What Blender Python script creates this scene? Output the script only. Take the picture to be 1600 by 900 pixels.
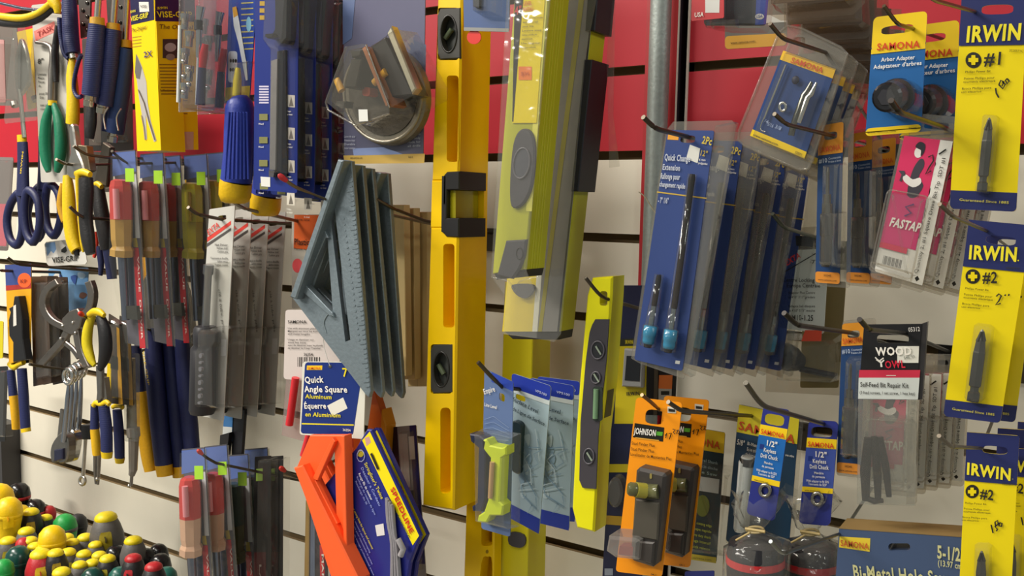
import bpy, math, random
from mathutils import Vector as V, Matrix
from mathutils.geometry import tessellate_polygon
random.seed(7)
for o in list(bpy.data.objects): bpy.data.objects.remove(o)
SC = bpy.context.scene
COL = SC.collection

# ---------------------------------------------------------------- camera, world, lights, exposure
H = 0.75                     # camera to wall, metres (slot pitch of the wall is 76 mm)
CZ = 1.5                     # camera height
F = 1400.0                   # focal length in pixels of the 1600 wide frame
AX = V((2150, 170, -1400)).normalized()        # world X (along the wall) in camera axes (right, down, forward)
AZ = V((300, -15300, -1400)); AZ = (AZ - AX * AZ.dot(AX)).normalized()
AY = AZ.cross(AX)
CAM = V((0, -H, CZ))
cam = bpy.data.objects.new('camera', bpy.data.cameras.new('camera')); COL.objects.link(cam)
cam.data.sensor_width = 36; cam.data.lens = 36 * F / 1600; cam.data.clip_start = 0.02
c0, c1, c2 = [V((AX[i], AY[i], AZ[i])) for i in range(3)]       # camera right / down / forward in world
cam.matrix_world = Matrix((( c0.x, -c1.x, -c2.x, CAM.x), (c0.y, -c1.y, -c2.y, CAM.y), (c0.z, -c1.z, -c2.z, CAM.z), (0, 0, 0, 1)))
SC.camera = cam
w = bpy.data.worlds.new('shop'); SC.world = w; w.use_nodes = True
w.node_tree.nodes['Background'].inputs[0].default_value = (0.93, 1.0, 0.94, 1)
w.node_tree.nodes['Background'].inputs[1].default_value = 0.29
def area(name, loc, sx, sy, power, col=(1, 0.96, 0.88), rot=(0, 0, 0)):
    l = bpy.data.lights.new(name, 'AREA'); l.shape = 'RECTANGLE'; l.size = sx; l.size_y = sy; l.energy = power; l.color = col
    o = bpy.data.objects.new(name, l); o.location = loc; o.rotation_euler = rot; COL.objects.link(o)
    return o
area('right_fill_area', (-2.1, -1.15, 2.9), 1.2, 0.25, 80, (1, 0.94, 0.83))
area('right_fill_area', (-0.8, -1.3, 2.9), 1.2, 0.25, 18, (1, 0.97, 0.9))
area('right_fill_area', (2.4, -0.75, 2.9), 1.2, 0.25, 42, (0.97, 1, 0.92))  # added fill from the far right, brightens the right-facing sides
area('right_fill_area', (-2.0, -2.9, 2.9), 1.2, 0.25, 105, (1, 0.95, 0.86))
area('right_fill_area', (0.4, -2.9, 2.9), 1.2, 0.25, 10, (0.96, 1, 0.94))
SC.view_settings.view_transform = 'Standard'; SC.view_settings.look = 'None'
SC.view_settings.exposure = 0.0; SC.view_settings.gamma = 1.0; SC.view_settings.use_curve_mapping = False
SC.cycles.transparent_max_bounces = 24; SC.cycles.max_bounces = 8; SC.cycles.use_denoising = True
SC.cycles.caustics_reflective = False; SC.cycles.caustics_refractive = False

def ray(px, py):
    c = V((px - 800, py - 450, F))
    return V((c.dot(AX), c.dot(AY), c.dot(AZ)))
def P(px, py, d=0.0):                          # the point d metres in front of the wall seen at a pixel
    r = ray(px, py); return CAM + r * ((H - d) / r.y)
def pz(px, py, d=0.0):                         # metres per pixel there
    return (H - d) / ray(px, py).y
def slot_z(k): return CZ + (0.0645 - 0.1015 * k) * H

# ---------------------------------------------------------------- materials
def lin(h):
    h = h.lstrip('#'); c = [int(h[i:i + 2], 16) / 255 for i in (0, 2, 4)]
    return tuple(x / 12.92 if x <= 0.04045 else ((x + 0.055) / 1.055) ** 2.4 for x in c) + (1,)
_M = {}
def C(hexcol, kind='print', rough=None):
    key = (hexcol, kind, rough)
    if key in _M: return _M[key]
    m = bpy.data.materials.new(kind + '_' + hexcol.strip('#')); m.use_nodes = True
    nt = m.node_tree; b = nt.nodes['Principled BSDF']; L = nt.links
    rib = kind == 'ribbed'; kind = 'rubber' if rib else kind
    R = {'print': .38, 'plastic': .38, 'rubber': .55, 'metal': .25, 'chrome': .1, 'paint': .5, 'wood': .6, 'matte': .75, 'cast': .45}[kind]
    b.inputs['Roughness'].default_value = R if rough is None else rough
    b.inputs['Base Color'].default_value = lin(hexcol)
    b.inputs['Specular IOR Level'].default_value = 0.2 if kind in ('matte', 'wood') else 0.4
    if kind in ('metal', 'chrome', 'cast'): b.inputs['Metallic'].default_value = 0.55 if kind == 'cast' else 0.95
    tc = nt.nodes.new('ShaderNodeTexCoord'); nz = nt.nodes.new('ShaderNodeTexNoise')
    sc = {'print': 60, 'plastic': 90, 'rubber': 400, 'metal': 160, 'chrome': 120, 'paint': 35, 'wood': 45, 'matte': 80, 'cast': 300}[kind]
    nz.inputs['Scale'].default_value = sc; nz.inputs['Detail'].default_value = 3
    mp = nt.nodes.new('ShaderNodeMapping'); L.new(tc.outputs['Object'], mp.inputs[0]); L.new(mp.outputs[0], nz.inputs['Vector'])
    if kind == 'wood': mp.inputs['Scale'].default_value = (1, 1, 0.08)
    mx = nt.nodes.new('ShaderNodeMix'); mx.data_type = 'RGBA'; mx.blend_type = 'MULTIPLY'
    mx.inputs[0].default_value = {'print': .06, 'plastic': .08, 'rubber': .2, 'metal': .25, 'chrome': .1, 'paint': .08, 'wood': .3, 'matte': .12, 'cast': .3}[kind]
    mx.inputs[6].default_value = lin(hexcol); L.new(nz.outputs['Fac'], mx.inputs[7]); L.new(mx.outputs[2], b.inputs['Base Color'])
    if kind in ('rubber', 'cast', 'wood'):
        bp = nt.nodes.new('ShaderNodeBump'); bp.inputs['Strength'].default_value = .25; bp.inputs['Distance'].default_value = .001
        L.new(nz.outputs['Fac'], bp.inputs['Height']); L.new(bp.outputs[0], b.inputs['Normal'])
    if rib:                                    # moulded rings round a dipped grip
        wv = nt.nodes.new('ShaderNodeTexWave'); wv.bands_direction = 'Y'; wv.inputs['Scale'].default_value = 150
        b2 = nt.nodes.new('ShaderNodeBump'); b2.inputs['Strength'].default_value = .14; b2.inputs['Distance'].default_value = .0012
        L.new(tc.outputs['Object'], wv.inputs['Vector']); L.new(wv.outputs['Fac'], b2.inputs['Height']); L.new(b2.outputs[0], b.inputs['Normal'])
    _M[key] = m; return m
def clear(tint='#ffffff', haze=.05, rough=.08, crumple=0.0, gloss=1.0, hazecol='#d8d6d0'):
    key = ('clear', tint, haze, rough, crumple, gloss, hazecol)
    if key in _M: return _M[key]
    m = bpy.data.materials.new('clear_plastic'); m.use_nodes = True; nt = m.node_tree; L = nt.links; nt.nodes.clear()
    out = nt.nodes.new('ShaderNodeOutputMaterial'); tr = nt.nodes.new('ShaderNodeBsdfTransparent'); tr.inputs[0].default_value = lin(tint)
    df = nt.nodes.new('ShaderNodeBsdfDiffuse'); df.inputs[0].default_value = lin(hazecol)
    gl = nt.nodes.new('ShaderNodeBsdfGlossy'); gl.inputs['Roughness'].default_value = rough
    fr = nt.nodes.new('ShaderNodeFresnel'); fr.inputs[0].default_value = 1.45
    mu = nt.nodes.new('ShaderNodeMath'); mu.operation = 'MULTIPLY'; mu.inputs[1].default_value = gloss
    m1 = nt.nodes.new('ShaderNodeMixShader'); m1.inputs[0].default_value = haze; m2 = nt.nodes.new('ShaderNodeMixShader')
    L.new(tr.outputs[0], m1.inputs[1]); L.new(df.outputs[0], m1.inputs[2]); L.new(fr.outputs[0], mu.inputs[0]); L.new(mu.outputs[0], m2.inputs[0])
    L.new(m1.outputs[0], m2.inputs[1]); L.new(gl.outputs[0], m2.inputs[2]); L.new(m2.outputs[0], out.inputs[0])
    tc = nt.nodes.new('ShaderNodeTexCoord'); nz = nt.nodes.new('ShaderNodeTexNoise'); nz.inputs['Scale'].default_value = 55 if crumple else 30
    nz.inputs['Detail'].default_value = 2
    bp = nt.nodes.new('ShaderNodeBump'); bp.inputs['Strength'].default_value = max(crumple * 1.6, .12); bp.inputs['Distance'].default_value = .004
    L.new(tc.outputs['Object'], nz.inputs['Vector']); L.new(nz.outputs['Fac'], bp.inputs['Height'])
    ge = nt.nodes.new('ShaderNodeNewGeometry'); mi = nt.nodes.new('ShaderNodeMath'); mi.operation = 'MULTIPLY_ADD'   # same reflectance on both faces of a thin sheet
    L.new(ge.outputs['Backfacing'], mi.inputs[0]); mi.inputs[1].default_value = 1 / 1.45 - 1.45; mi.inputs[2].default_value = 1.45; L.new(mi.outputs[0], fr.inputs[0])
    L.new(bp.outputs[0], gl.inputs['Normal']); L.new(bp.outputs[0], fr.inputs['Normal'])
    _M[key] = m; return m

# ---------------------------------------------------------------- lettering
_T = {}
def glyphs(s, bold):
    key = (s, bold)
    if key in _T: return _T[key]
    cu = bpy.data.curves.new('t', 'FONT'); cu.body = s; cu.resolution_u = 2; cu.offset = min(0.0085 * bold, .019 if 'M' in s or 'W' in s[1:2] else .036); cu.space_character = 1 + .028 * bold
    o = bpy.data.objects.new('t', cu); COL.objects.link(o)
    me = bpy.data.meshes.new_from_object(o.evaluated_get(bpy.context.evaluated_depsgraph_get()))
    vs = [(v.co.x, v.co.y) for v in me.vertices]; fs = [tuple(p.vertices) for p in me.polygons]
    bpy.data.objects.remove(o); bpy.data.curves.remove(cu); bpy.data.meshes.remove(me)
    x0 = min(v[0] for v in vs); x1 = max(v[0] for v in vs); cap = 0.73
    vs = [((x - x0) / (x1 - x0), y / cap) for x, y in vs]
    _T[key] = (vs, fs); return _T[key]

# ---------------------------------------------------------------- frames and mesh building
class Frame:                                   # a plane at a real distance from the wall, optionally turned
    def __init__(s, px, py, d, yaw=0, pitch=0):
        s.o = P(px, py, d)
        r = Matrix.Rotation(math.radians(yaw), 3, 'Z') @ Matrix.Rotation(math.radians(pitch), 3, 'X')
        s.x = r @ V((1, 0, 0)); s.y = r @ V((0, 0, 1)); s.n = r @ V((0, -1, 0))
        s.M = Matrix(((s.x.x, s.y.x, s.n.x, s.o.x), (s.x.y, s.y.y, s.n.y, s.o.y), (s.x.z, s.y.z, s.n.z, s.o.z), (0, 0, 0, 1)))
        s.I = s.M.inverted()
    def L(s, p, h=0.0):                        # pixel -> frame coordinates at height h above the plane
        r = ray(*p); q = s.o + s.n * h
        t = (q - CAM).dot(s.n) / r.dot(s.n)
        return s.I @ (CAM + r * t)
    def mpp(s, p, h=0.0):
        r = ray(*p); q = s.o + s.n * h; return (q - CAM).dot(s.n) / r.dot(s.n)

class Quad:                                    # four pixel corners of a card -> u right, v down
    def __init__(s, tl, tr, br, bl): s.c = (tl, tr, br, bl)
    def __call__(s, u, v):
        a, b, c, d = s.c
        return tuple((a[i] * (1 - u) + b[i] * u) * (1 - v) + (d[i] * (1 - u) + c[i] * u) * v for i in (0, 1))
    def box(s, u0, v0, u1, v1): return [s(u0, v0), s(u1, v0), s(u1, v1), s(u0, v1)]
    def rbox(s, u0, v0, u1, v1, ru=.06, n=4, square=()):
        a, b, c, d = s.c
        wpx = math.dist(a, b); hpx = math.dist(a, d); rv = ru * wpx / max(hpx, 1e-6); pts = []
        for i, (cu, cv, sa) in enumerate(((u0 + ru, v0 + rv, 180), (u1 - ru, v0 + rv, 270), (u1 - ru, v1 - rv, 0), (u0 + ru, v1 - rv, 90))):
            for k in range(n + 1):
                an = math.radians(sa + 90 * k / n); pts.append(s(cu + ru * math.cos(an), cv + rv * math.sin(an)))
        return pts
    def oval(s, u, v, ru, rv, n=20): return [s(u + ru * math.cos(6.2832 * k / n), v + rv * math.sin(6.2832 * k / n)) for k in range(n)]

def ell(cx, cy, rx, ry, n=20, rot=0):
    c, sn = math.cos(math.radians(rot)), math.sin(math.radians(rot))
    return [(cx + rx * math.cos(a) * c - ry * math.sin(a) * sn, cy + rx * math.cos(a) * sn + ry * math.sin(a) * c) for a in (6.28318 * k / n for k in range(n))]
def rrect(x0, y0, x1, y1, r=3, n=3):
    pts = []
    for cx, cy, sa in ((x0 + r, y0 + r, 180), (x1 - r, y0 + r, 270), (x1 - r, y1 - r, 0), (x0 + r, y1 - r, 90)):
        for k in range(n + 1):
            an = math.radians(sa + 90 * k / n); pts.append((cx + r * math.cos(an), cy + r * math.sin(an)))
    return pts
def smooth_path(pts, n=4):                     # Catmull-Rom through 2-D (or n-D) points
    out = []
    for i in range(len(pts) - 1):
        p0, p1, p2, p3 = pts[max(i - 1, 0)], pts[i], pts[i + 1], pts[min(i + 2, len(pts) - 1)]
        for k in range(n):
            t = k / n
            out.append(tuple(.5 * (2 * b + (c - a) * t + (2 * a - 5 * b + 4 * c - d) * t * t + (3 * b - a - 3 * c + d) * t ** 3) for a, b, c, d in zip(p0, p1, p2, p3)))
    out.append(tuple(pts[-1])); return out
def closed_path(pts, n=4):
    m = len(pts); out = []
    for i in range(m):
        p0, p1, p2, p3 = pts[i - 1], pts[i], pts[(i + 1) % m], pts[(i + 2) % m]
        for k in range(n):
            t = k / n
            out.append(tuple(.5 * (2 * b + (c - a) * t + (2 * a - 5 * b + 4 * c - d) * t * t + (3 * b - a - 3 * c + d) * t ** 3) for a, b, c, d in zip(p0, p1, p2, p3)))
    return out

class B:                                       # one mesh object in a frame; all pixel lists are (x, y)
    def __init__(s, fr, name, label=None, up=None, kind=None):
        s.fr, s.name, s.label, s.up, s.kind = fr, name, label, up, kind
        s.v, s.f, s.mi, s.sm, s.mats, s.lay = [], [], [], [], [], 0; s.obj = None
    def _m(s, m):
        if m not in s.mats: s.mats.append(m)
        return s.mats.index(m)
    def add(s, vs, fs, m, sm=False):
        o = len(s.v); k = s._m(m); s.v += [tuple(x) for x in vs]
        for f in fs: s.f.append(tuple(i + o for i in f)); s.mi.append(k); s.sm.append(sm)
        return s
    def loc(s, pts, h): return [s.fr.L(p, h).to_2d() for p in pts]
    @staticmethod
    def _ccw(pl):
        a = sum(pl[i - 1].x * pl[i].y - pl[i].x * pl[i - 1].y for i in range(len(pl)))
        return pl if a > 0 else pl[::-1]
    @staticmethod
    def inset(pl, e):
        n = len(pl); out = []
        for i in range(n):
            a, b, c = pl[i - 1], pl[i], pl[(i + 1) % n]
            u, w_ = b - a, c - b
            if u.length < 1e-9 or w_.length < 1e-9: out.append(b.copy()); continue
            u.normalize(); w_.normalize()
            n1, n2 = V((-u.y, u.x)), V((-w_.y, w_.x)); m = n1 + n2
            if m.length < 1e-6: out.append(b + n1 * e); continue
            m.normalize(); out.append(b + m * (e / max(m.dot(n1), .45)))
        return out
    def slab(s, pts, h0, h1, m, bev=0.0, holes=(), sm=False, ref=None):
        pl = s._ccw(s.loc(pts, h1 if ref is None else ref)); n = len(pl)
        hl = [s._ccw(s.loc(q, h1 if ref is None else ref))[::-1] for q in holes]
        rings = [(pl, h0), (pl, h1 - bev)]
        if bev: rings.append((s.inset(pl, bev), h1))
        vs = []; fs = []
        for r, h in rings: vs += [(p.x, p.y, h) for p in r]
        for k in range(len(rings) - 1):
            for i in range(n):
                j = (i + 1) % n; fs.append((k * n + i, k * n + j, (k + 1) * n + j, (k + 1) * n + i))
        s.add(vs, fs, m, sm)
        for q in hl:
            k = len(q); s.add([(p.x, p.y, h0) for p in q] + [(p.x, p.y, h1) for p in q], [(i, (i + 1) % k, k + (i + 1) % k, k + i) for i in range(k)], m)
        for r, h, flip in ((rings[-1][0], h1, False), (pl, h0, True)):
            al = [r] + hl; flat = [p for q in al for p in q]
            if hl:
                tri = tessellate_polygon([[p.to_3d() for p in q] for q in al])
                fx = []
                for t in tri:
                    a, b, c = (flat[i] for i in t); cr = (b - a).cross(c - a)
                    fx.append(tuple(t) if (cr > 0) != flip else tuple(t[::-1]))
            else: fx = [tuple(range(len(r)))[::-1] if flip else tuple(range(len(r)))]
            s.add([(p.x, p.y, h) for p in flat], fx, m)
        return s
    def mark(s, pts, h, m, lift=True):         # flat ink on a face at height h
        if lift: s.lay += 1
        z = h + .00012 + .00006 * (s.lay % 12 if lift else 0)
        pl = s._ccw(s.loc(pts, h)); s.add([(p.x, p.y, z) for p in pl], [tuple(range(len(pl)))], m); return s
    def text(s, t, p0, p1, cap, h, m, bold=1.0, shear=0.0, up=None):
        vs, fs = glyphs(t, bold); a, b = s.loc([p0, p1], h); e = b - a
        k = cap * s.fr.mpp(((p0[0] + p1[0]) / 2, (p0[1] + p1[1]) / 2), h)
        if up is None: n = V((-e.y, e.x)).normalized() * k
        else: n = (s.loc([(p0[0] + up[0], p0[1] + up[1])], h)[0] - a).normalized() * k
        z = h + .00095
        out = [a + e * (x + shear * y * k / e.length) + n * y for x, y in vs]
        s.add([(p.x, p.y, z) for p in out], fs, m); return s
    def stroke(s, pts, wpx, h, m):             # pen line
        s.lay += 1; z = h + .0009 + .00003 * (s.lay % 9); pl = s.loc(pts, h); k = wpx * s.fr.mpp(pts[0], h) / 2; vs = []
        for i, p in enumerate(pl):
            d = (pl[min(i + 1, len(pl) - 1)] - pl[max(i - 1, 0)])
            d = V((-d.y, d.x)).normalized() * k if d.length else V((k, 0)); vs += [(p.x + d.x, p.y + d.y, z), (p.x - d.x, p.y - d.y, z)]
        s.add(vs, [(2 * i, 2 * i + 1, 2 * i + 3, 2 * i + 2) for i in range(len(pl) - 1)], m); return s
    def tube(s, pts, rad, m, h=0.0, seg=12, sm=True, flat=1.0, closed=False, cap=True, side=None):
        n = len(pts); hs = h if isinstance(h, (list, tuple)) else [h] * n; rs = rad if isinstance(rad, (list, tuple)) else [rad] * n
        c = [s.fr.L(p, k) for p, k in zip(pts, hs)]; rr = [r * s.fr.mpp(p, k) for p, r, k in zip(pts, rs, hs)]
        return s.tube3(c, rr, m, seg, sm, flat, closed, cap)
    def tube3(s, c, rr, m, seg=12, sm=True, flat=1.0, closed=False, cap=True):
        n = len(c); vs = []; ref = V((0, 0, 1)); last = None
        for i in range(n):
            if closed: t = c[(i + 1) % n] - c[i - 1]
            else:
                a, b = max(i - 1, 0), min(i + 1, n - 1); t = c[b] - c[a]
            t = t.normalized() if t.length > 1e-9 else last or V((0, 1, 0)); last = t
            w_ = ref - t * ref.dot(t)
            if w_.length < .25: w_ = V((1, 0, 0)) - t * t.x if last is None or vs == [] else prev - t * prev.dot(t)
            w_.normalize(); prev = w_; u = t.cross(w_)
            for k in range(seg):
                a = 6.283185 * (k + .5) / seg
                vs.append(c[i] + u * (rr[i] * math.cos(a)) + w_ * (rr[i] * flat * math.sin(a)))
        fs = []
        for i in range(n if closed else n - 1):
            j = (i + 1) % n
            for k in range(seg):
                l = (k + 1) % seg; fs.append((i * seg + k, i * seg + l, j * seg + l, j * seg + k))
        s.add(vs, fs, m, sm)
        if cap and not closed:
            s.add(vs[:seg], [tuple(range(seg))[::-1]], m); s.add(vs[-seg:], [tuple(range(seg))], m)
        return s
    def shell(s, pts, h0, h1, m, ins=.004, sm=False, lip=None, lipw=.003):   # an open-backed moulded bubble
        pl = s._ccw(s.loc(pts, h1)); n = len(pl); q1 = s.inset(pl, ins * .35); q2 = s.inset(pl, ins)
        rings = [(pl, h0), (q1, h0 + (h1 - h0) * .82), (q2, h1)]
        if lip: rings.insert(0, (s.inset(pl, -lipw), h0))
        vs = []; fs = []
        for r, h in rings: vs += [(p.x, p.y, h) for p in r]
        for k in range(len(rings) - 1):
            for i in range(n):
                j = (i + 1) % n; fs.append((k * n + i, k * n + j, (k + 1) * n + j, (k + 1) * n + i))
        k = len(rings) - 1; fs.append(tuple(range(k * n, k * n + n))); s.add(vs, fs, m, sm); return s
    def ball(s, p, r, m, h=0.0, sy=1.0, sz=1.0, nu=14, nv=8):
        c = s.fr.L(p, h); k = r * s.fr.mpp(p, h); vs = []; fs = []
        for j in range(nv + 1):
            t = math.pi * j / nv
            for i in range(nu):
                a = 6.283185 * i / nu; vs.append((c.x + k * math.sin(t) * math.cos(a), c.y + k * sy * math.cos(t), c.z - k * sz * math.sin(t) * math.sin(a)))
        for j in range(nv):
            for i in range(nu):
                l = (i + 1) % nu; fs.append((j * nu + i, (j + 1) * nu + i, (j + 1) * nu + l, j * nu + l))
        return s.add(vs, fs, m, True)
    def box3(s, x0, x1, y0, y1, z0, z1, m):    # box in frame coordinates
        vs = [(x, y, z) for x in (x0, x1) for y in (y0, y1) for z in (z0, z1)]
        return s.add(vs, [(0, 1, 3, 2), (4, 6, 7, 5), (0, 4, 5, 1), (2, 3, 7, 6), (0, 2, 6, 4), (1, 5, 7, 3)], m)
    def lines(s, q, u0, v0, u1, dv, n, m, seed=1, th=.35):   # rows of small print: words of uneven length
        r = random.Random(seed)
        for i in range(n):
            u = u0; end = u1 - r.random() * (u1 - u0) * .35; v = v0 + dv * i
            while u < end:
                w_ = min((.05 + .16 * r.random()) * (u1 - u0) * 1.4, end - u)
                s.mark(q.box(u, v, u + w_, v + dv * th), s.face, m, lift=False); u += w_ + .035 * (u1 - u0)
        return s
    face = 0.0
    def make(s):
        me = bpy.data.meshes.new(s.name); me.from_pydata(s.v, [], s.f)
        for m in s.mats: me.materials.append(m)
        me.polygons.foreach_set('material_index', s.mi); me.polygons.foreach_set('use_smooth', s.sm); me.update()
        s.obj = bpy.data.objects.new(s.name, me); COL.objects.link(s.obj)
        if s.label: s.obj['label'] = s.label
        if s.kind: s.obj['kind'] = s.kind
        return s.obj

ITEMS = []
class Item:                                    # one thing: an Empty with parts, or one mesh
    def __init__(s, name, label, cat, px, py, d, group=None, yaw=0, pitch=0, kind=None):
        s.name, s.label, s.cat, s.group, s.kind = name, label, cat, group, kind
        s.fr = Frame(px, py, d, yaw, pitch); s.parts = []; s.self_ = None; s.clones = []; ITEMS.append(s)
    def own(s): s.self_ = s.self_ or B(s.fr, s.name); return s.self_
    def part(s, name, label=None, up=None, kind=None, fr=None):
        b = B(fr or s.fr, name, label, up, kind); s.parts.append(b); return b
    def tag(s, o, label, group=None):
        o['label'] = label; o['category'] = s.cat
        if group: o['group'] = group
        if s.kind: o['kind'] = s.kind
    def finish(s):
        r = s.self_.make() if s.self_ else bpy.data.objects.new(s.name, None)
        if not s.self_: COL.objects.link(r); r.empty_display_size = .02
        r.matrix_world = s.fr.M; s.tag(r, s.label, s.group)
        for b in s.parts:
            if b.fr is not s.fr: T = s.fr.I @ b.fr.M; b.v = [tuple(T @ V(v)) for v in b.v]
            o = b.make(); o.parent = b.up.obj if b.up else r
        for label, dv, roll in s.clones:
            c = r.copy(); COL.objects.link(c); s.tag(c, label, s.group)
            c.matrix_world = Matrix.Translation(V(dv)) @ s.fr.M @ Matrix.Rotation(math.radians(roll), 4, 'Z')
            mp = {r: c}
            for b in s.parts:
                k = b.obj.copy(); COL.objects.link(k); k.parent = mp[b.obj.parent]; mp[b.obj] = k
    def clone(s, label, dx=0, back=0, dz=0, roll=0): s.clones.append((label, (dx, back, dz), roll)); return s

# ---------------------------------------------------------------- common pieces
STEEL = C('#5d564c', 'metal', .4)
def hook(label, tip, bend, d, tipmat=None, r=2.6, mat=None, rise=.0, k=None, curl=.012, via=None):
    """a peg-hook: bracket in a wall slot, straight arm, bent-up end"""
    if via:                                    # the arm runs square to the wall through the card it carries
        X = P(*via[:3]).x; rb = ray(*bend); d = min(max(H - X * rb.y / rb.x, via[2] + .012), via[2] + .13)
    b3 = P(*bend, d); zs = [slot_z(i) for i in range(-4, 10)]
    aim = b3.z - .02 - rise
    if via: q = P(via[0], via[1], via[2]); aim = q.z - .012 - rise
    zt = min(zs, key=lambda z: abs(z - aim)) if k is None else slot_z(k)
    it = Item('display_hook', label, 'hook', *bend, d, group=None); b = it.part('arm'); m = mat or STEEL
    rr = r * pz(*bend, d)
    w3 = V((b3.x + (via[3] if via and len(via) > 3 else 0), -.004, zt)); fr = it.fr; lo = lambda q: fr.I @ q
    t3 = P(*tip, d + curl)
    dirn = (b3 - w3).normalized(); e1 = b3 - dirn * (t3 - b3).length * .5; e2 = b3 + (t3 - b3) * .45
    mid = [V((b3.x, P(*via[:3]).y, P(*via[:3]).z))] if via and -P(*via[:3]).y > .03 else []
    if mid: dirn = (b3 - mid[0]).normalized(); e1 = b3 - dirn * min((t3 - b3).length * .5, (b3 - mid[0]).length * .6)
    pts = [w3 + V((0, .004, 0)), w3] + mid + [e1 * (1 - t) ** 2 + b3 * 2 * t * (1 - t) + e2 * t * t for t in (0, .25, .5, .75, 1)] + [t3]
    b.tube3([lo(q) for q in pts], [rr] * len(pts), m, 10)
    if tipmat:
        tb = it.part('tip_cap', 'red rubber tip'); ee = (t3 - e2); tb.tube3([lo(t3 - ee * .75), lo(t3 - ee * .1), lo(t3 + ee.normalized() * rr * 1.2), lo(t3 + ee.normalized() * rr * 2.0)], [rr * 1.25, rr * 1.75, rr * 1.4, rr * .5], tipmat, 10)
    bp = it.part('wall_bracket'); q = lo(V((w3.x, -.0025, zt)))
    bp.box3(q.x - .008, q.x + .008, q.y - .018, q.y + .005, q.z - .001, q.z + .0015, m); bp.box3(q.x - .008, q.x + .008, q.y - .0035, q.y + .0035, q.z - .009, q.z, m)
    return it

def card_item(name, label, cat, quad, d, mat, th=.0008, ru=.05, hole=None, group=None, yaw=0, pitch=0, part='card', holes=()):
    q = Quad(*quad); it = Item(name, label, cat, *q(.5, .06), d, group, yaw, pitch); it.q = q
    b = it.part(part); b.face = th
    hl = []
    if hole:                                   # (u, v, half width, half height) slot for the hook
        hu, hv, a, c = hole
        hl.append([q(hu + a * math.copysign(abs(math.cos(t)) ** .6, math.cos(t)), hv + c * math.copysign(abs(math.sin(t)) ** .6, math.sin(t))) for t in (6.28318 * (k + .5) / 16 for k in range(16))])
    b.slab(q.rbox(0, 0, 1, 1, ru), 0, th, mat, holes=hl + list(holes)); it.card = b
    return it, q, b

# ================================================================ the setting
def structure(name, b_or_vs, fs=None, mats=None, mi=None):
    me = bpy.data.meshes.new(name); me.from_pydata(b_or_vs, [], fs)
    for m in mats: me.materials.append(m)
    if mi: me.polygons.foreach_set('material_index', mi)
    me.update(); o = bpy.data.objects.new(name, me); COL.objects.link(o); o['kind'] = 'structure'; return o
WALLW = C('#dcd6c6', 'paint', .42); WALLR = C('#b01528', 'paint', .5); GROOVE = C('#7a6647', 'matte'); MDF = C('#8d7857', 'matte')
XL, XS, XG, XR = -3.0, P(1003, 300).x, P(1075, 150, -.004).x, 1.6
def slat_panel(name, x0, x1, y, top, bot, edge):
    """boards with a T groove between them, one continuous panel"""
    zs = [slot_z(k) for k in range(-12, 20) if bot < slot_z(k) < top]; g = .0041
    prof = [(y, top)]; cols = []
    for z in zs:                                # profile in (y, z) walking down
        red = z >= slot_z(0) - .001
        a = [(y, z + g), (y + .0045, z + g), (y + .0045, z + g + .006), (y + .012, z + g + .006), (y + .012, z - g - .006), (y + .0045, z - g - .006), (y + .0045, z - g), (y, z - g)]
        prof += a; cols += [1 if red else 0] + [3, 2, 2, 2, 2, 2, 3]
    prof.append((y, bot)); cols.append(0)
    vs = [(x0, p[0], p[1]) for p in prof] + [(x1, p[0], p[1]) for p in prof]; n = len(prof)
    fs = [(i + 1, n + i + 1, n + i, i) for i in range(n - 1)]; mi = list(cols)
    k = len(vs); vs += [(x0, y + .02, top), (x1, y + .02, top), (x0, y + .02, bot), (x1, y + .02, bot)]
    fs += [(k, k + 1, k + 3, k + 2), (0, n, k + 1, k), (n - 1, k + 2, k + 3, 2 * n - 1)]; mi += [2, 0, 0]
    fs += [(0, k, k + 2, n - 1), (n, 2 * n - 1, k + 3, k + 1)]; mi += [edge, edge]
    return structure(name, vs, fs, [WALLW, WALLR, GROOVE, MDF], mi)
slat_panel('wall_back', XL, XS, 0.0, 2.75, 0.25, 0)
slat_panel('wall_right', XG, XR, 0.004, 2.75, 0.25, 0)
def sbox(name, x0, x1, y0, y1, z0, z1, m):
    vs = [(x, y, z) for x in (x0, x1) for y in (y0, y1) for z in (z0, z1)]
    return structure(name, vs, [(0, 1, 3, 2), (4, 6, 7, 5), (0, 4, 5, 1), (2, 3, 7, 6), (0, 2, 6, 4), (1, 5, 7, 3)], [m])
sbox('wall_core', XL, XR, .026, .06, 0, 2.95, C('#4c4a48', 'matte'))
xs2 = P(1057, 150, .002).x
sbox('trim_1', XS, xs2, -.002, .0255, .25, 2.75, C('#a3161f', 'paint', .4))
xa, xb = P(1058, 150, .004).x, P(1064, 150, 0).x
sbox('trim_2', xs2 - .0004, xs2 + .0008, -.0035, -.0021, .25, 2.75, C('#c8bfb4', 'paint'))
sbox('gap_shade_strip', xs2, xs2 + .0008, -.002, .0255, .25, 2.75, C('#241a24', 'paint'))  # dark strip added; its colour stands for the shade in the seam gap
sbox('trim_3', xb, xb + (XG - xb) * .75, .012, .0255, .25, 2.75, C('#6d1220', 'paint'))
sbox('trim_4', XG - .0014, XG, .001, .0255, .25, 2.75, C('#d9d0c4', 'paint'))
sbox('floor', XL, XR, -3.6, .06, -.03, 0, C('#8d8577', 'paint'))
sbox('ceiling', XL, XR, -3.6, .06, 2.95, 3.0, C('#e4e0d6', 'paint'))
# dark upright put in for a black item hanging at the left
x0, x1 = P(-60, 730, .02).x, P(13, 730, .02).x
sbox('dark_upright', x0, x1, -.03, -.0005, .25, 1.14, C('#3d3b3c', 'paint'))

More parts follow.
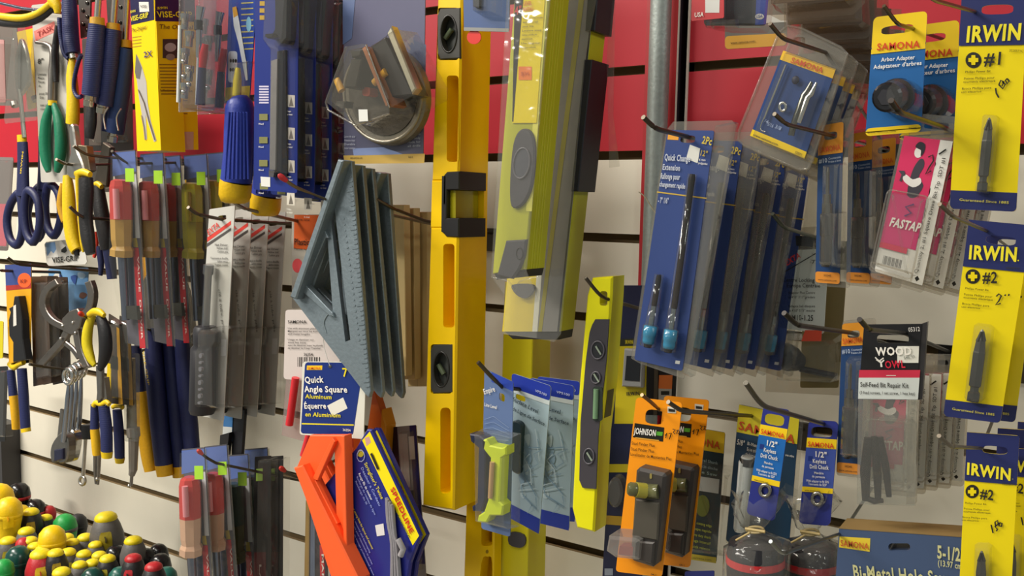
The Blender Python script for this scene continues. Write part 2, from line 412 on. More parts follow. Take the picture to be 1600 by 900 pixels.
# galvanised conduit running down the seam
it = Item('conduit_pipe', 'galvanised grey steel conduit pipe running down the red panel seam', 'pipe', 1030, 200, .03)
b = it.own(); a = P(1029, 120, .022); z = it.fr.I
b.tube3([z @ V((a.x, a.y, 2.7)), z @ V((a.x, a.y, .3))], [16.5 * pz(1029, 120, .022)] * 2, C('#9aa3a0', 'cast', .5), 24)
for zz in (slot_z(-5), slot_z(4), slot_z(9)):
    s = it.part('pipe_strap'); q = z @ V((a.x, -.003, zz)); s.box3(q.x - .022, q.x + .022, q.y - .008, q.y + .008, q.z - .003, q.z + .002, C('#7d8684', 'metal', .4))

# ================================================================ spirit levels, squares and their neighbours in the middle
YEL = C('#f7ca00', 'plastic', .32); CHA = C('#b3b31c', 'paint', .4); CHY = C('#d8cb1f', 'paint', .35); BLK = C('#1d1c1e', 'plastic', .4); DGR = C('#45434a', 'plastic', .45)
WHT = C('#e8e4dc'); INK = C('#26241f'); RED = C('#c8201c'); NAVY = C('#1c2454'); GLASS = clear('#f4f8ee', .04, .05); BAG = clear('#fbfbfa', .05, .12, .5); SHELL = clear('#f2f2f0', .06, .1, .2)
def end_vial(it, cx, cy, rx, ry, h, rot):
    b = it.part('end_vial', 'black oval vial housing'); q = [(cx - rx, cy - ry * .75), (cx - rx * .75, cy - ry), (cx + rx, cy - ry * 1.04), (cx + rx, cy + ry * .96), (cx - rx * .75, cy + ry), (cx - rx, cy + ry * .75)]
    b.slab(q, h - .006, h, C('#3a3936', 'plastic', .4), .0008, holes=[ell(cx, cy, rx * .68, ry * .7, 24)])
    b.tube(ell(cx, cy, rx * .7, ry * .72, 28) , 1.6, C('#2b2a28', 'plastic', .35), h, 8, closed=True)
    b.slab(ell(cx, cy, rx * .7, ry * .72, 24), h - .012, h - .008, C('#4b4d49', 'plastic', .3))
    v = it.part('vial_tube', None, b); c, s = math.cos(math.radians(rot)), math.sin(math.radians(rot))
    v.tube([(cx - rx * .5 * c, cy - rx * .5 * s), (cx + rx * .5 * c, cy + rx * .5 * s)], 4.2, C('#59634a', 'plastic', .15), h - .005, 12)

# ---- long yellow level
it = Item('spirit_level', 'long bright yellow spirit level with black vials hanging on the wall', 'spirit level', 712, 400, .150)
b = it.part('body'); D = .042
up = [(687, -130), (724, -130), (716.5, 283), (674, 283)]; lo = [(672, 355), (716, 355), (709, 798), (659.5, 790)]
b.slab(up, -.017, 0, YEL, .0016, holes=[rrect(698, 118, 716.5, 253, 5), rrect(684, 12, 716, 94, 4)])
b.slab(lo, -.017, 0, YEL, .0016, holes=[rrect(692.5, 381, 710, 512, 5), rrect(673, 538, 706, 615, 4), rrect(688, 637, 704, 771, 6)])
for q in (up, lo): b.slab(q, -D, -.0168, YEL, ref=0)
b.slab([(674, 282), (693, 282), (691, 356), (672, 356)], -D, 0, YEL, .001, ref=0)
b.slab([(674, 282), (716.5, 282), (716, 356), (672, 356)], -D, -.037, YEL, ref=0)
end_vial(it, 701, 53, 18, 40, .0005, -55); end_vial(it, 689.5, 577, 17.5, 38, .0005, 60)
c = it.part('vial_frame', 'black frame round the top-read vial')
c.slab([(693, 274), (698, 268.5), (717.6, 267.5), (717.4, 296.5), (698, 297), (697.6, 341), (716.8, 341), (716.6, 371), (697, 370), (691, 363)], -.0375, .0012, BLK, .0008)
c.slab([(690.5, 275), (696, 275), (695, 365), (689.5, 362)], -.004, .0012, BLK)
v = it.part('vial_block', 'clear yellow vial block', None)
v.slab([(699, 297.5), (712, 297.5), (712, 340.5), (699, 340.5)], -.036, -.004, C('#a39a1c', 'plastic', .15))
for k, (h, m) in enumerate(((-.008, '#d2c428'), (-.015, '#6d7455'), (-.021, '#d2c428'), (-.027, '#4f5640'), (-.032, '#a8682a'))):
    v.tube([(712.5, 299), (712.5, 339.5)], 3.4, C(m, 'plastic', .12), h - .002, 10)
# ---- blue boxed tool hanging over the level's top edge
it, q, b = card_item('blister_pack', 'blue backed clear pack hanging over the top of the yellow level', 'blister pack', ((723, -60), (798, -60), (795, 50), (725, 48)), .205, C('#41598c'), group=None)
b.mark(q.box(0, .95, 1, 1), .0008, C('#8b8c8c')); b.slab([(737, -60), (752, -60), (748, 12), (739, 10)], .001, .004, C('#1d2230', 'plastic'))
s = it.part('blister', 'clear blister', None); s.shell([(731, -60), (768, -60), (766, 20), (733, 18)], .001, .016, SHELL, .004)
t = it.part('price_dot', 'round red sticker', None); t.slab(ell(740.5, 58, 11, 11), -.001, -.0004, C('#d4261c'))

# ---- second yellow level lower down
it = Item('spirit_level', 'lower yellow spirit level with cut-outs, cropped by the bottom of the photo', 'spirit level', 750, 860, .100)
b = it.part('body')
f = [(729, 760), (773, 760), (770, 985), (722, 985)]
b.slab(f, -.012, 0, YEL, .001, holes=[rrect(752, 800, 769, 853, 4), closed_path([(752, 880), (762, 870), (769, 880), (767, 960), (748, 960)], 3)])
b.slab(f, -.034, -.024, YEL, ref=0); b.slab([(729, 760), (746, 760), (742, 985), (722, 985)], -.025, -.011, YEL, ref=0)
b.slab([(729, 760), (773, 760), (772, 798), (728, 798)], -.025, -.011, YEL, ref=0); b.slab(ell(761, 862, 2.2, 3), -.012, .0003, C('#9a7a10'))
# ---- chartreuse level behind the blue cards
it = Item('spirit_level', 'chartreuse box level behind the blue line level cards', 'spirit level', 810, 700, .085)
b = it.part('body'); f = [(788, 440), (834, 440), (822, 985), (773, 985)]
b.slab(f, -.031, 0, CHY, .0008)
e = it.part('end_vial', 'grey vial housing'); e.slab(closed_path([(797, 832), (818, 836), (820, 850), (812, 856), (795, 850)], 3), 0, .002, DGR)

# ---- shrink-packed aluminium levels
def grooves(b, x_top, x_bot, hs, m):           # fine grooves along a side face
    for h in hs: b.slab([(x_top[0] - .6, x_top[1]), (x_top[0] + .5, x_top[1]), (x_bot[0] + .5, x_bot[1]), (x_bot[0] - .6, x_bot[1])], h - .0005, h + .0005, m)
it = Item('spirit_level', 'chartreuse aluminium level in clear wrap with a 24 inch yellow label', 'spirit level', 830, 250, .235)
b = it.part('body'); b.slab([(812, -110), (867, -110), (819.5, 421), (769.5, 428)], -.026, 0, CHA, .0006)
for g_ in (-.008, -.011, -.015, -.018): b.slab([(866.4, -110), (867.5, -110), (820.0, 421), (818.9, 421)], g_ - .0005, g_ + .0004, C('#c6c634', 'paint', .35), ref=0)
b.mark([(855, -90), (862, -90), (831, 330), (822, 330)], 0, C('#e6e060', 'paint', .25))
l = it.part('label', 'yellow and black paper label'); l.face = .0008
l.slab([(806, -90), (857, -90), (838, 192), (800.5, 192)], .0002, .0008, C('#efd712', 'print', .18))
l.mark([(806, -90), (826, -90), (812, 60), (802, 190), (800.5, 190)], .0008, C('#2b2a2c', 'print', .2))
l.text('24"', (799, 25), (816, 22), 13, .0008, RED, 2); l.text('LEVEL', (819, 9), (832, 8), 6, .0008, RED, 1.5); l.text('NIVEAU', (818, 18), (834, 17), 6, .0008, RED, 1.5)
for k, t in enumerate(('Easy to read scale', 'lattice rule web', 'pour lire', 'Lecture aisee', 'Corps solide en', 'aluminium', 'Une longueur', 'protection conforme')):
    l.text(t, (819 - k * .6, 30 + k * 6.6), (819 - k * .6 + (30 - 2.2 * (k % 3) * 3), 29 + k * 6.6), 3.2, .0008, INK, .6)
l.mark(rrect(810.5, 104, 831, 125, 1), .0008, C('#f07c1a')); l.text('$34', (815, 118), (827, 118), 6, .0008, C('#b8501a'), 0)
e = it.part('end_vial', 'smoke grey round vial housing'); e.slab(closed_path([(812, 203), (828, 205), (835, 235), (830, 290), (815, 320), (798, 322), (796, 280), (801, 225)], 4), .0002, .003, DGR, .001)
e.tube(ell(815, 255, 12.5, 24, 24, 8), 1.5, C('#6a6870', 'plastic', .3), .0035, 8, closed=True); e.slab(ell(815, 255, 12, 23, 22, 8), .0028, .0034, C('#575862', 'plastic', .15))
e = it.part('lower_vial', 'smoke grey lower vial housing'); e.slab([(790, 376), (822, 374), (819, 400), (811, 420), (800, 436), (776, 430)], .0002, .003, DGR, .001); e.tube(ell(812, 396, 5, 9, 16), 1.2, BLK, .003, 8, closed=True)
e = it.part('end_cap', 'black end cap'); e.slab([(771, 427), (820, 421), (817, 433), (775, 437)], -.0255, -.0004, BLK, .001)
w_ = it.part('shrink_wrap', 'clear shrink wrap'); w_.slab([(798, -110), (868.5, -110), (822, 424), (842, 470), (838, 528), (786, 522), (788, 462), (767, 431)], .0045, .0055, BAG)
w_.tube(smooth_path([(768, 433), (795, 440), (805, 456), (812, 440), (842, 432)]), 1.2, BAG, .005, 6)

it = Item('spirit_level', 'chartreuse and grey aluminium level with a black sleeve, behind the labelled level', 'spirit level', 880, 300, .190)
b = it.part('body'); b.slab([(842, -110), (940, -110), (874, 518), (785, 518)], -.021, 0, CHA, .0005); b.mark([(880, -110), (940, -110), (874, 518), (832, 518)], 0, C('#85827f', 'paint', .4))
b.mark([(842, -110), (880, -110), (832, 518), (785, 518)], 0, C('#e2c81c', 'paint', .35)); b.mark([(880, -110), (887, -110), (840, 518), (832, 518)], 0, C('#e9e7d8', 'paint', .2)); b.mark([(918, -110), (927, -110), (847, 518), (841, 518)], 0, C('#9b9124', 'paint'))  # the whitish stripe is a reflection painted along the front
b.mark([(937.5, -110), (939.5, -110), (873.6, 518), (871, 518)], 0, C('#35332e'))
b.slab([(939.5, -110), (940.4, -110), (874.4, 518), (873.5, 518)], -.0205, -.001, CHA, ref=0)
for p in ([(912, 93), (925, 93), (903, 299), (892, 299)], [(925, -110), (943, -110), (929, 48), (914, 48)]):
    s = it.part('sleeve', 'black cardboard sleeve'); s.slab(p, -.0235, .002, C('#191a22', 'print', .4), .0006)
e = it.part('end_cap', 'black end cap'); e.slab([(787, 518), (874, 518), (872, 531), (800, 530)], -.0208, -.0004, C('#232122', 'plastic', .4), .001)
e = it.part('end_vial', 'smoke grey round vial housing'); e.slab(closed_path([(800, 445), (832, 445), (831, 458), (820, 466), (806, 460)], 3), .0002, .003, DGR)
w_ = it.part('shrink_wrap', 'clear shrink wrap'); w_.slab([(842, -110), (952, -110), (914, 90), (876, 522), (866, 534), (845, 530), (786, 522)], .0035, .0042, BAG)
w_.slab([(955, -60), (962, -60), (958, 180), (968, 260), (952, 262), (948, 100)], -.0205, -.02, BAG)

# ---- torpedo level
TY = C('#e2dc0c', 'plastic', .3)
it = Item('torpedo_level', 'neon yellow torpedo level with a dark label hanging below the white panel', 'spirit level', 932, 620, .195)
b = it.part('body'); ol = [(925, 434), (957, 432), (956.5, 460), (946, 600), (936, 675), (931.5, 778), (939, 832), (921, 831), (901, 825), (893.5, 795), (899, 700), (906, 600), (918, 460)]
ol = [(925, 434), (957, 432), (956, 460), (946, 600), (936, 680), (931.5, 775), (928, 832), (901, 825), (893.5, 795), (898, 700), (905, 600), (917, 462)]
b.slab(ol, -.0185, 0, TY, .0014, holes=[rrect(937, 455, 949, 478, 4)])
b.slab([(953, 470), (956.2, 470), (947, 594), (944, 594)], -.0186, -.002, TY)
lb = it.part('label', 'dark smoke label'); lb.slab([(925, 508), (930, 499), (951.5, 499), (947.5, 560), (934.5, 680), (931, 764), (910, 762), (905, 750), (907, 660), (915, 565), (921, 520)], .0002, .0012, C('#3f3c42', 'plastic', .3))
for (x, y, r, s_) in ((934, 547, 10, 14), (931, 590, 7, 9), (920, 713, 8, 12)):
    v = it.part('vial_window', 'round vial window'); v.tube(ell(x, y, r, s_, 20), 1.3, C('#57545c', 'plastic', .3), .0018, 8, closed=True); v.slab(ell(x, y, r * .9, s_ * .9, 20), .0012, .0016, C('#2c2d30', 'plastic', .15)); v.tube([(x - 3, y - 6), (x + 5, y + 7)], 1.6, C('#8f9c8c', 'plastic', .1), .0024, 8)
v = it.part('vial', 'green tinted vial'); v.slab(rrect(926, 604, 941, 658, 4), .0012, .002, C('#2e3430', 'plastic', .2)); v.tube([(931.5, 608), (930, 654)], 4.2, C('#6f8f6c', 'plastic', .12), .0026, 10)
v = it.part('side_slot', 'dark slot in the edge'); v.slab([(943.8, 612), (945.0, 612), (940.0, 655), (938.8, 655)], -.0145, -.0045, C('#55531a', 'plastic'), ref=0)
hook('dark steel hook carrying the neon yellow torpedo level', (915, 434), (938, 463), .215, r=3, via=(944, 467, .195))
hook('dark steel hook with empty tip left of the long yellow level', (588, 311), (612, 325), .135, via=(664, 345, .11), r=2.6)

# ---- beige strips
for k, (ps, d, lb) in enumerate((([(601, 320), (631, 320), (635, 588), (604, 588)], .075, 'foremost of the beige wooden strips beside the yellow level'), ([(620, 325), (647, 325), (648.5, 593), (622, 593)], .062, 'middle of the beige wooden strips beside the yellow level'), ([(636, 331), (668, 331), (668, 604), (637, 604)], .05, 'rearmost of the beige wooden strips beside the yellow level'))):
    it = Item('wooden_strip', lb, 'wooden strip', 620, 450, d, 'beige wooden strips'); b = it.own(); b.slab(ps, -.009, 0, C('#c2ad77', 'paint', .5), .0006)
    b.mark([(ps[0][0] + 15, ps[0][1]), (ps[0][0] + 15.7, ps[0][1]), (ps[3][0] + 15.7, ps[3][1]), (ps[3][0] + 15, ps[3][1])], 0, C('#ab9a6c'))

# ---- grey aluminium speed squares
GA = C('#85929a', 'cast', .5)
it = Item('speed_square', 'front grey aluminium speed square hanging on the red tipped hook', 'speed square', 527, 320, .2, 'grey aluminium speed squares')
b = it.part('plate'); hole1 = [(507, 366), (512, 376), (520, 486), (516, 490), (479, 443)]; hole2 = [(514.5, 326), (521, 316), (524, 336), (547.5, 531), (539.5, 534)]
b.slab([(531, 250), (549, 252), (579, 612), (576, 621), (571, 617), (456, 465), (460, 455)], -.004, 0, GA, .0006, holes=[hole1, hole2])
for k in range(46):                             # protractor ticks and scale teeth cast into the edge
    t = k / 45; x, y = 549.5 + 28.5 * t, 268 + 335 * t; ln = 6 if k % 4 else 10
    b.slab([(x - ln, y + 1.2), (x - 1, y), (x - 1, y + 1.4), (x - ln, y + 2.4)], 0, .0005, GA)
for k in range(22):
    t = k / 21; x, y = 530 + 24 * t, 340 + 190 * t; b.slab(rrect(x + 5, y, x + 8, y + 3, .8, 1), 0, .0004, GA)
b.tube(smooth_path([(510, 520), (506, 505), (511, 493), (517, 489)]), .8, C('#93a0a5', 'cast'), .0003, 6)
c = it.part('fence', 'raised fence along the edge'); c.slab([(527, 249), (536, 251), (462, 468), (452, 464)], -.0045, .0095, GA, .0012)
c = it.part('rib', None); c.slab([(505, 356), (513, 372), (508, 372), (476, 446), (470, 445)], -.004, .003, GA, .0005); c.slab([(476, 444), (519, 489), (521, 495), (514, 493), (468, 452)], -.004, .003, GA, .0005)
it.clone('second grey aluminium speed square from the front', -.001, .0145, -.003, .4).clone('third grey aluminium speed square from the front', -.003, .029, -.005, .8).clone('rearmost grey aluminium speed square, beside the beige strips', .001, .0435, -.008, -1)
hook('steel hook with red tip carrying the grey speed squares', (439, 276), (460, 292), .232, C('#c43038', 'rubber'), via=(521, 316, .2), r=2.8, mat=C('#8a7c66', 'metal', .35))

# ---- blue tag of the square
it, q, b = card_item('product_tag', 'blue Quick Angle Square tag hanging on a string', 'tag', ((473, 565), (572, 565), (568, 686), (468, 679)), .19, C('#d6d4c8'), ru=.04, group=None)
q = Quad((477, 566), (571, 567), (554, 680), (470, 677)); b.mark(q.rbox(0, 0, .97, 1, .05), .0008, C('#1b3076', 'print', .3))
h = .0008; b.mark([(480, 571), (504, 571), (503.5, 578), (479.5, 578)], h, C('#e8c020')); b.text('SAMONA', (482, 577), (502, 577), 4, h, C('#d8501c'), 1); b.text('7', (537, 588), (545, 588), 14, h, C('#e6d21a'), 2)
YT = C('#e3d320'); b.text('Quick', (478, 598), (507, 597), 10, h, WHT, 3); b.text('Angle Square', (477, 612), (544, 613), 10, h, WHT, 3)
b.text('Aluminum', (478, 622), (519, 623.5), 7, h, YT, 2, .2); b.text('Équerre', (477, 638), (511, 638), 9, h, WHT, 3); b.text('en Aluminium', (478, 650), (533, 652), 7, h, YT, 2, .2)
b.mark([(472, 661), (553, 663), (553, 665), (472, 663)], h, YT); b.text('36354', (537, 673), (549, 674), 4, h, WHT, 1)
b.slab([(511, 634), (536, 621), (543, 638), (519, 650)], h, h + .0003, C('#dcdbd0')); b.slab(ell(515.5, 572.5, 2.6, 2.6, 10), h, h + .0006, C('#8d8c86', 'metal'))
s = it.part('string', 'white string'); s.tube(smooth_path([(515.5, 572), (506, 540), (507, 510), (514, 492), (519, 480)]), .55, C('#d9d8d2'), 0.004, 5)

# ---- white card with red pencil pack
it, q, b = card_item('card_pack', 'pinkish white card with barcode and a red marker below, behind the tag', 'card pack', ((446, 484), (534, 484), (529, 601), (443, 592)), .17, C('#cbc1bd'))
b.text('SAMONA', (451, 505), (480, 505), 5, h, INK, 1.5)
for k, t in enumerate(('Use with aluminum plate', 'Marquez sur tous les bois', 'and metal lengths', '', 'Usage et dessiner sur', 'tous les bois', 'avec de dessiner avec le plomb', 'de dessiner le Coup Chantier')):
    if t: b.text(t, (451, 514 + 4.4 * k), (451 + 1.55 * len(t) + 8, 514.5 + 4.4 * k), 2.8, h, INK, .8)
b.text('36354', (476, 556), (490, 556), 5, h, INK, 1)
for k in range(14): b.mark([(465 + 2.6 * k, 558), (465 + 2.6 * k + (1.4 if k % 3 else .7), 558), (465 + 2.6 * k + (1.4 if k % 3 else .7), 573), (465 + 2.6 * k, 573)], h, INK, lift=False)
s = it.part('blister', 'clear pinkish blister'); s.slab([(447, 592), (480, 596), (476, 690), (440, 680)], 0, .0006, clear('#f0dcdc', .15, .1, .2)); s = it.part('marker', 'red marker'); s.tube([(462, 590), (452, 664)], 6, C('#d42f38', 'plastic'), .006, 12)
s.tube([(486, 668), (474, 712)], 5.5, C('#d42f38', 'plastic'), .006, 12)
it, q, b = card_item('card_pack', 'white card with an orange block beside the grey squares', 'card pack', ((456, 335), (500, 335), (500, 482), (456, 482)), .1, C('#b9b4aa'))
b.mark([(460, 335.5), (498, 336), (498, 392), (459, 388)], h, C('#d8622c')); b.text('Plastic', (461, 382), (484, 383), 10, h, INK, 1.5); b.text('Hole saw', (462, 344), (485, 345), 3, h, INK, .5); b.text('Perce tube', (461, 390), (486, 391), 3, h, INK, .6); b.mark(ell(465, 415, 8, 11), h, C('#e2565c'))

# ---- orange plastic square
OR = C('#f2602a', 'plastic', .42)
it = Item('speed_square', 'bright orange plastic speed square below the blue tag', 'speed square', 510, 760, .205)
b = it.part('plate'); b.slab([(484, 680), (537, 680), (544, 985), (462, 733)], -.005, 0, OR, .0008, holes=[[(519, 690), (522.5, 692), (526, 812), (522, 810), (493, 750)]])
c = it.part('fence', 'raised fence'); c.slab([(458, 731), (472, 727), (560, 905), (556, 985)], -.005, .009, OR, .0012); c = it.part('rib', None); c.slab([(519, 684), (523, 690), (496, 751), (487, 749)], 0, .004, OR, .0005)
c.slab([(533, 681), (538, 681), (545, 985), (539, 985)], -.005, .004, OR, .0005); c.slab([(492, 750), (527, 818), (522, 826), (485, 755)], 0, .004, OR, .0005)
it.clone('second orange plastic speed square, half hidden behind the blue tag', -.028, .04, .002, 0)
it = Item('speed_square', 'dark orange speed square peeking out below the grey squares', 'speed square', 585, 645, .13); b = it.own(); b.slab([(583, 604), (603, 668), (600, 720), (566, 720)], -.008, 0, C('#c2601c', 'plastic'), .001); b.slab([(596, 640), (603, 666), (600, 716), (592, 716)], -.012, .002, C('#d0931c', 'plastic'), .001)

# ---- blue SPEEDLINE packets
def speedline(lbl, ox, oy, d):
    it = Item('line_packet', lbl, 'packet', 600 + ox, 770 + oy, d, 'blue and yellow string line packets'); T = lambda *p: [(x + ox, y + oy) for x, y in p]
    b = it.part('wrapper'); b.slab(T((573, 671), (580, 672), (656, 838), (640, 880), (625, 985), (520, 985), (505, 760), (556, 700)), -.004, 0, C('#23297c', 'print', .25), .001)
    YB = C('#f0dc14', 'print', .3); b.mark(T((566, 688), (578, 674), (655, 837), (645, 852)), 0, YB); b.text('SPEEDLINE', *T((611, 764), (642, 834)), 9.5, 0, RED, 3, up=(7, -6)); b.text('by Lawrence', *T((616, 795), (640, 840)), 4.5, 0, C('#4d5a1c'), 1, up=(5, -5))
    b.mark(T((570, 684), (577, 682), (580, 691), (573, 697)), 0, C('#c89a90')); b.stroke(T((581, 708), (592, 733)), 5, 0, INK)
    d_ = (.43, .9)
    def ln(x, y, n, m, cap, s_): b.text(s_, *T((x, y), (x + d_[0] * n, y + d_[1] * n)), cap, 0, m, 1.5, up=(cap * .8, -cap * .5))
    PB = C('#8e9ad8'); ln(570, 724, 62, C('#d8c81c'), 7, "Stringliner's Twine"); ln(565, 731, 66, PB, 5.5, 'Dessiner a Cordeau'); ln(561, 740, 46, C('#e2e2ee'), 5, 'Rouge fils de couleur'); ln(558, 745, 66, PB, 4, 'Recharge du rouleau de ligne'); ln(556, 752, 40, PB, 4, 'Recharge du fil')
    ln(549, 788, 78, C('#d8c81c'), 4.5, 'Super strong lines for layout and masonry'); ln(547, 797, 74, PB, 3.4, 'Ideal for masonry and landscaping'); ln(546, 806, 84, PB, 3.4, 'Ligne ideale pour maconnerie et autres'); ln(545, 816, 92, PB, 3.4, 'Cordeau de tracage professionnel tresse'); ln(546, 830, 70, PB, 3.4, 'Torsade de nylon resistante')
    b.mark(T((544, 838), (575, 905), (560, 985), (540, 985)), 0, C('#2d6650')); ln(552, 852, 60, C('#b9d8a0'), 6, 'Fluorescent')
    b.stroke(T(*[(565 + 6 * math.cos(a), 712 + 9 * math.sin(a)) for a in (k * .7 for k in range(10))]), 1.5, 0, C('#9aa0c8')); b.slab(T((586, 821), (599, 818), (601, 836), (589, 838)), 0, .0004, C('#dcd8d8')); b.mark(T(*ell(564, 708, 5, 6)), 0, C('#b8a830'))
    s = it.part('string_hank', 'grey braided string'); r = random.Random(3)
    for k in range(7): s.tube(T(*smooth_path([(604 + k * 1.6, 778 + k * 2), (606 + 2 * k, 815 + 4 * k), (612 + k * 1.5, 850), (612 + 2.2 * k, 905)], 3)), 2.6, C('#8f8c92', 'rubber'), .003 + .001 * (k % 2), 6)
    s.tube(T((622, 842), (630, 858), (626, 868)), 5, C('#a3a0a4', 'rubber'), .006, 8)
    return it
speedline('front blue and yellow string line packet', 0, 0, .198); speedline('second blue and yellow string line packet, just behind the front one', 11, -2, .182)
it, q, b = card_item('blister_pack', 'white and navy pack with a small white price label behind the string line packets', 'blister pack', ((608, 668), (650, 664), (666, 905), (622, 905)), .12, C('#8e8b86'))
b.mark(q.box(.0, 0, .3, 1), .0008, C('#2a1c2c')); b.mark(q.box(.76, 0, 1, .9), .0008, C('#23285e')); b.mark(q.box(.7, .07, .9, .22), .0008, C('#dcdad4')); b.mark(q.box(.34, .05, .66, .4), .0008, C('#b8b4ac')); b.mark(q.box(.4, .42, .8, .65), .0008, C('#2a2a30'))
s = it.part('blister', 'clear blister'); s.shell(q.box(.28, .04, .74, .95), .001, .008, SHELL, .003)

# ---- line level and surface level cards
it, q, b = card_item('card_pack', 'blue grey line level card with neon yellow line level in clear pack', 'card pack', ((757, 576), (802, 597), (797, 839), (752, 826)), .19, C('#5c719c'), hole=(.62, .13, .1, .025), ru=.08)
b.mark(q.box(.25, 0, 1, .06), h, C('#2b45a8')); b.text('Empire', (758, 616), (775, 611), 9, h, WHT, 1.2); b.text('Line Level', (758, 634), (777, 639), 6, h, WHT, .8)
for k in range(5): b.stroke([(758, 655 + 7 * k), (772, 650 + 9 * k), (796, 668 + 5 * k)], .8, h, C('#7f92b8'))
LG = C('#cfe020', 'plastic', .35); s = it.part('line_level', 'neon yellow line level'); s.slab([(752, 686), (760, 687), (765, 696), (784, 700), (791, 697), (791, 711), (783, 716), (780, 784), (786, 790), (784, 806), (766, 806), (760, 817), (745, 816), (747, 806), (756, 800), (762, 782), (766, 716), (753, 700)], .001, .012, LG, .001)
s = it.part('line_level_vial', 'dark navy vial bar'); s.slab([(733, 678), (748, 680), (760, 690), (758, 700), (758, 780), (752, 800), (738, 799), (737, 792), (745, 786), (747, 700), (735, 690)], .001, .012, C('#1c2440', 'plastic', .3), .001); s.tube([(769, 722), (766, 778)], 4, C('#c8a070', 'plastic', .15), .014, 10)
s = it.part('blister', 'clear blister'); s.shell([(735, 676), (796, 684), (794, 832), (737, 818)], .001, .017, SHELL, .004)
hook('dark steel hook through the line level card', (747, 566), (768, 589), .205, r=3.4, via=(785, 605, .19), curl=.01)
def surf(lbl, quad, d):
    it, q, b = card_item('card_pack', lbl, 'card pack', quad, d, C('#9fb4bf', 'print', .35), hole=(.24, .15, .13, .02), ru=.07, group='pale blue surface level cards')
    b.mark(q.rbox(0, 0, 1, .1, .07), h, C('#2338a0')); b.mark(q.box(0, .9, 1, 1), h, C('#1f3596')); r = random.Random(5); b.mark(q.box(0, .1, 1, .13), h, C('#c8d2d6'))
    b.text('VP5100', q(.62, .07), q(.92, .075), 4, h, C('#c3cbe6'), .6); b.text('Surface Level', q(.05, .185), q(.72, .21), 7, h, C('#2a3a48'), 1); b.text('de Ligne de Surface', q(.05, .25), q(.92, .275), 6, h, C('#2a3a48'), 1)
    for k in range(9): y = .32 + .06 * k; b.stroke([q(.25 + .7 * r.random(), y), q(.3 + .6 * r.random(), y + .05), q(.3 + .6 * r.random(), y + .1), q(.4 + .5 * r.random(), y + .2 if y < .6 else y + .03)], 1.6, h, C(('#b9cad2', '#7d9ab0', '#8aa2b4')[k % 3]))
    for k in range(6): u, v = .3 + .6 * r.random(), .32 + .5 * r.random(); b.mark(closed_path([q(u + .12 * r.uniform(.5, 1) * math.cos(a), v + .05 * r.uniform(.5, 1) * math.sin(a)) for a in (0, 1.2, 2.3, 3.4, 4.4, 5.3)], 2), h, C(('#b5c7cf', '#8ba4b8')[k % 2]))
    s = it.part('surface_level', 'dark round surface level'); s.slab(q.rbox(.03, .32, .3, .68, .1), .001, .006, C('#2f4048', 'plastic', .3), .001)
    return it
surf('front pale blue surface level card', ((800, 583), (861, 603), (842, 834), (794, 808)), .165); surf('second pale blue surface level card', ((828, 590), (897, 603), (889, 829), (822, 812)), .14); surf('rearmost pale blue surface level card beside the torpedo level', ((840, 588), (906, 596), (898, 815), (832, 812)), .115)

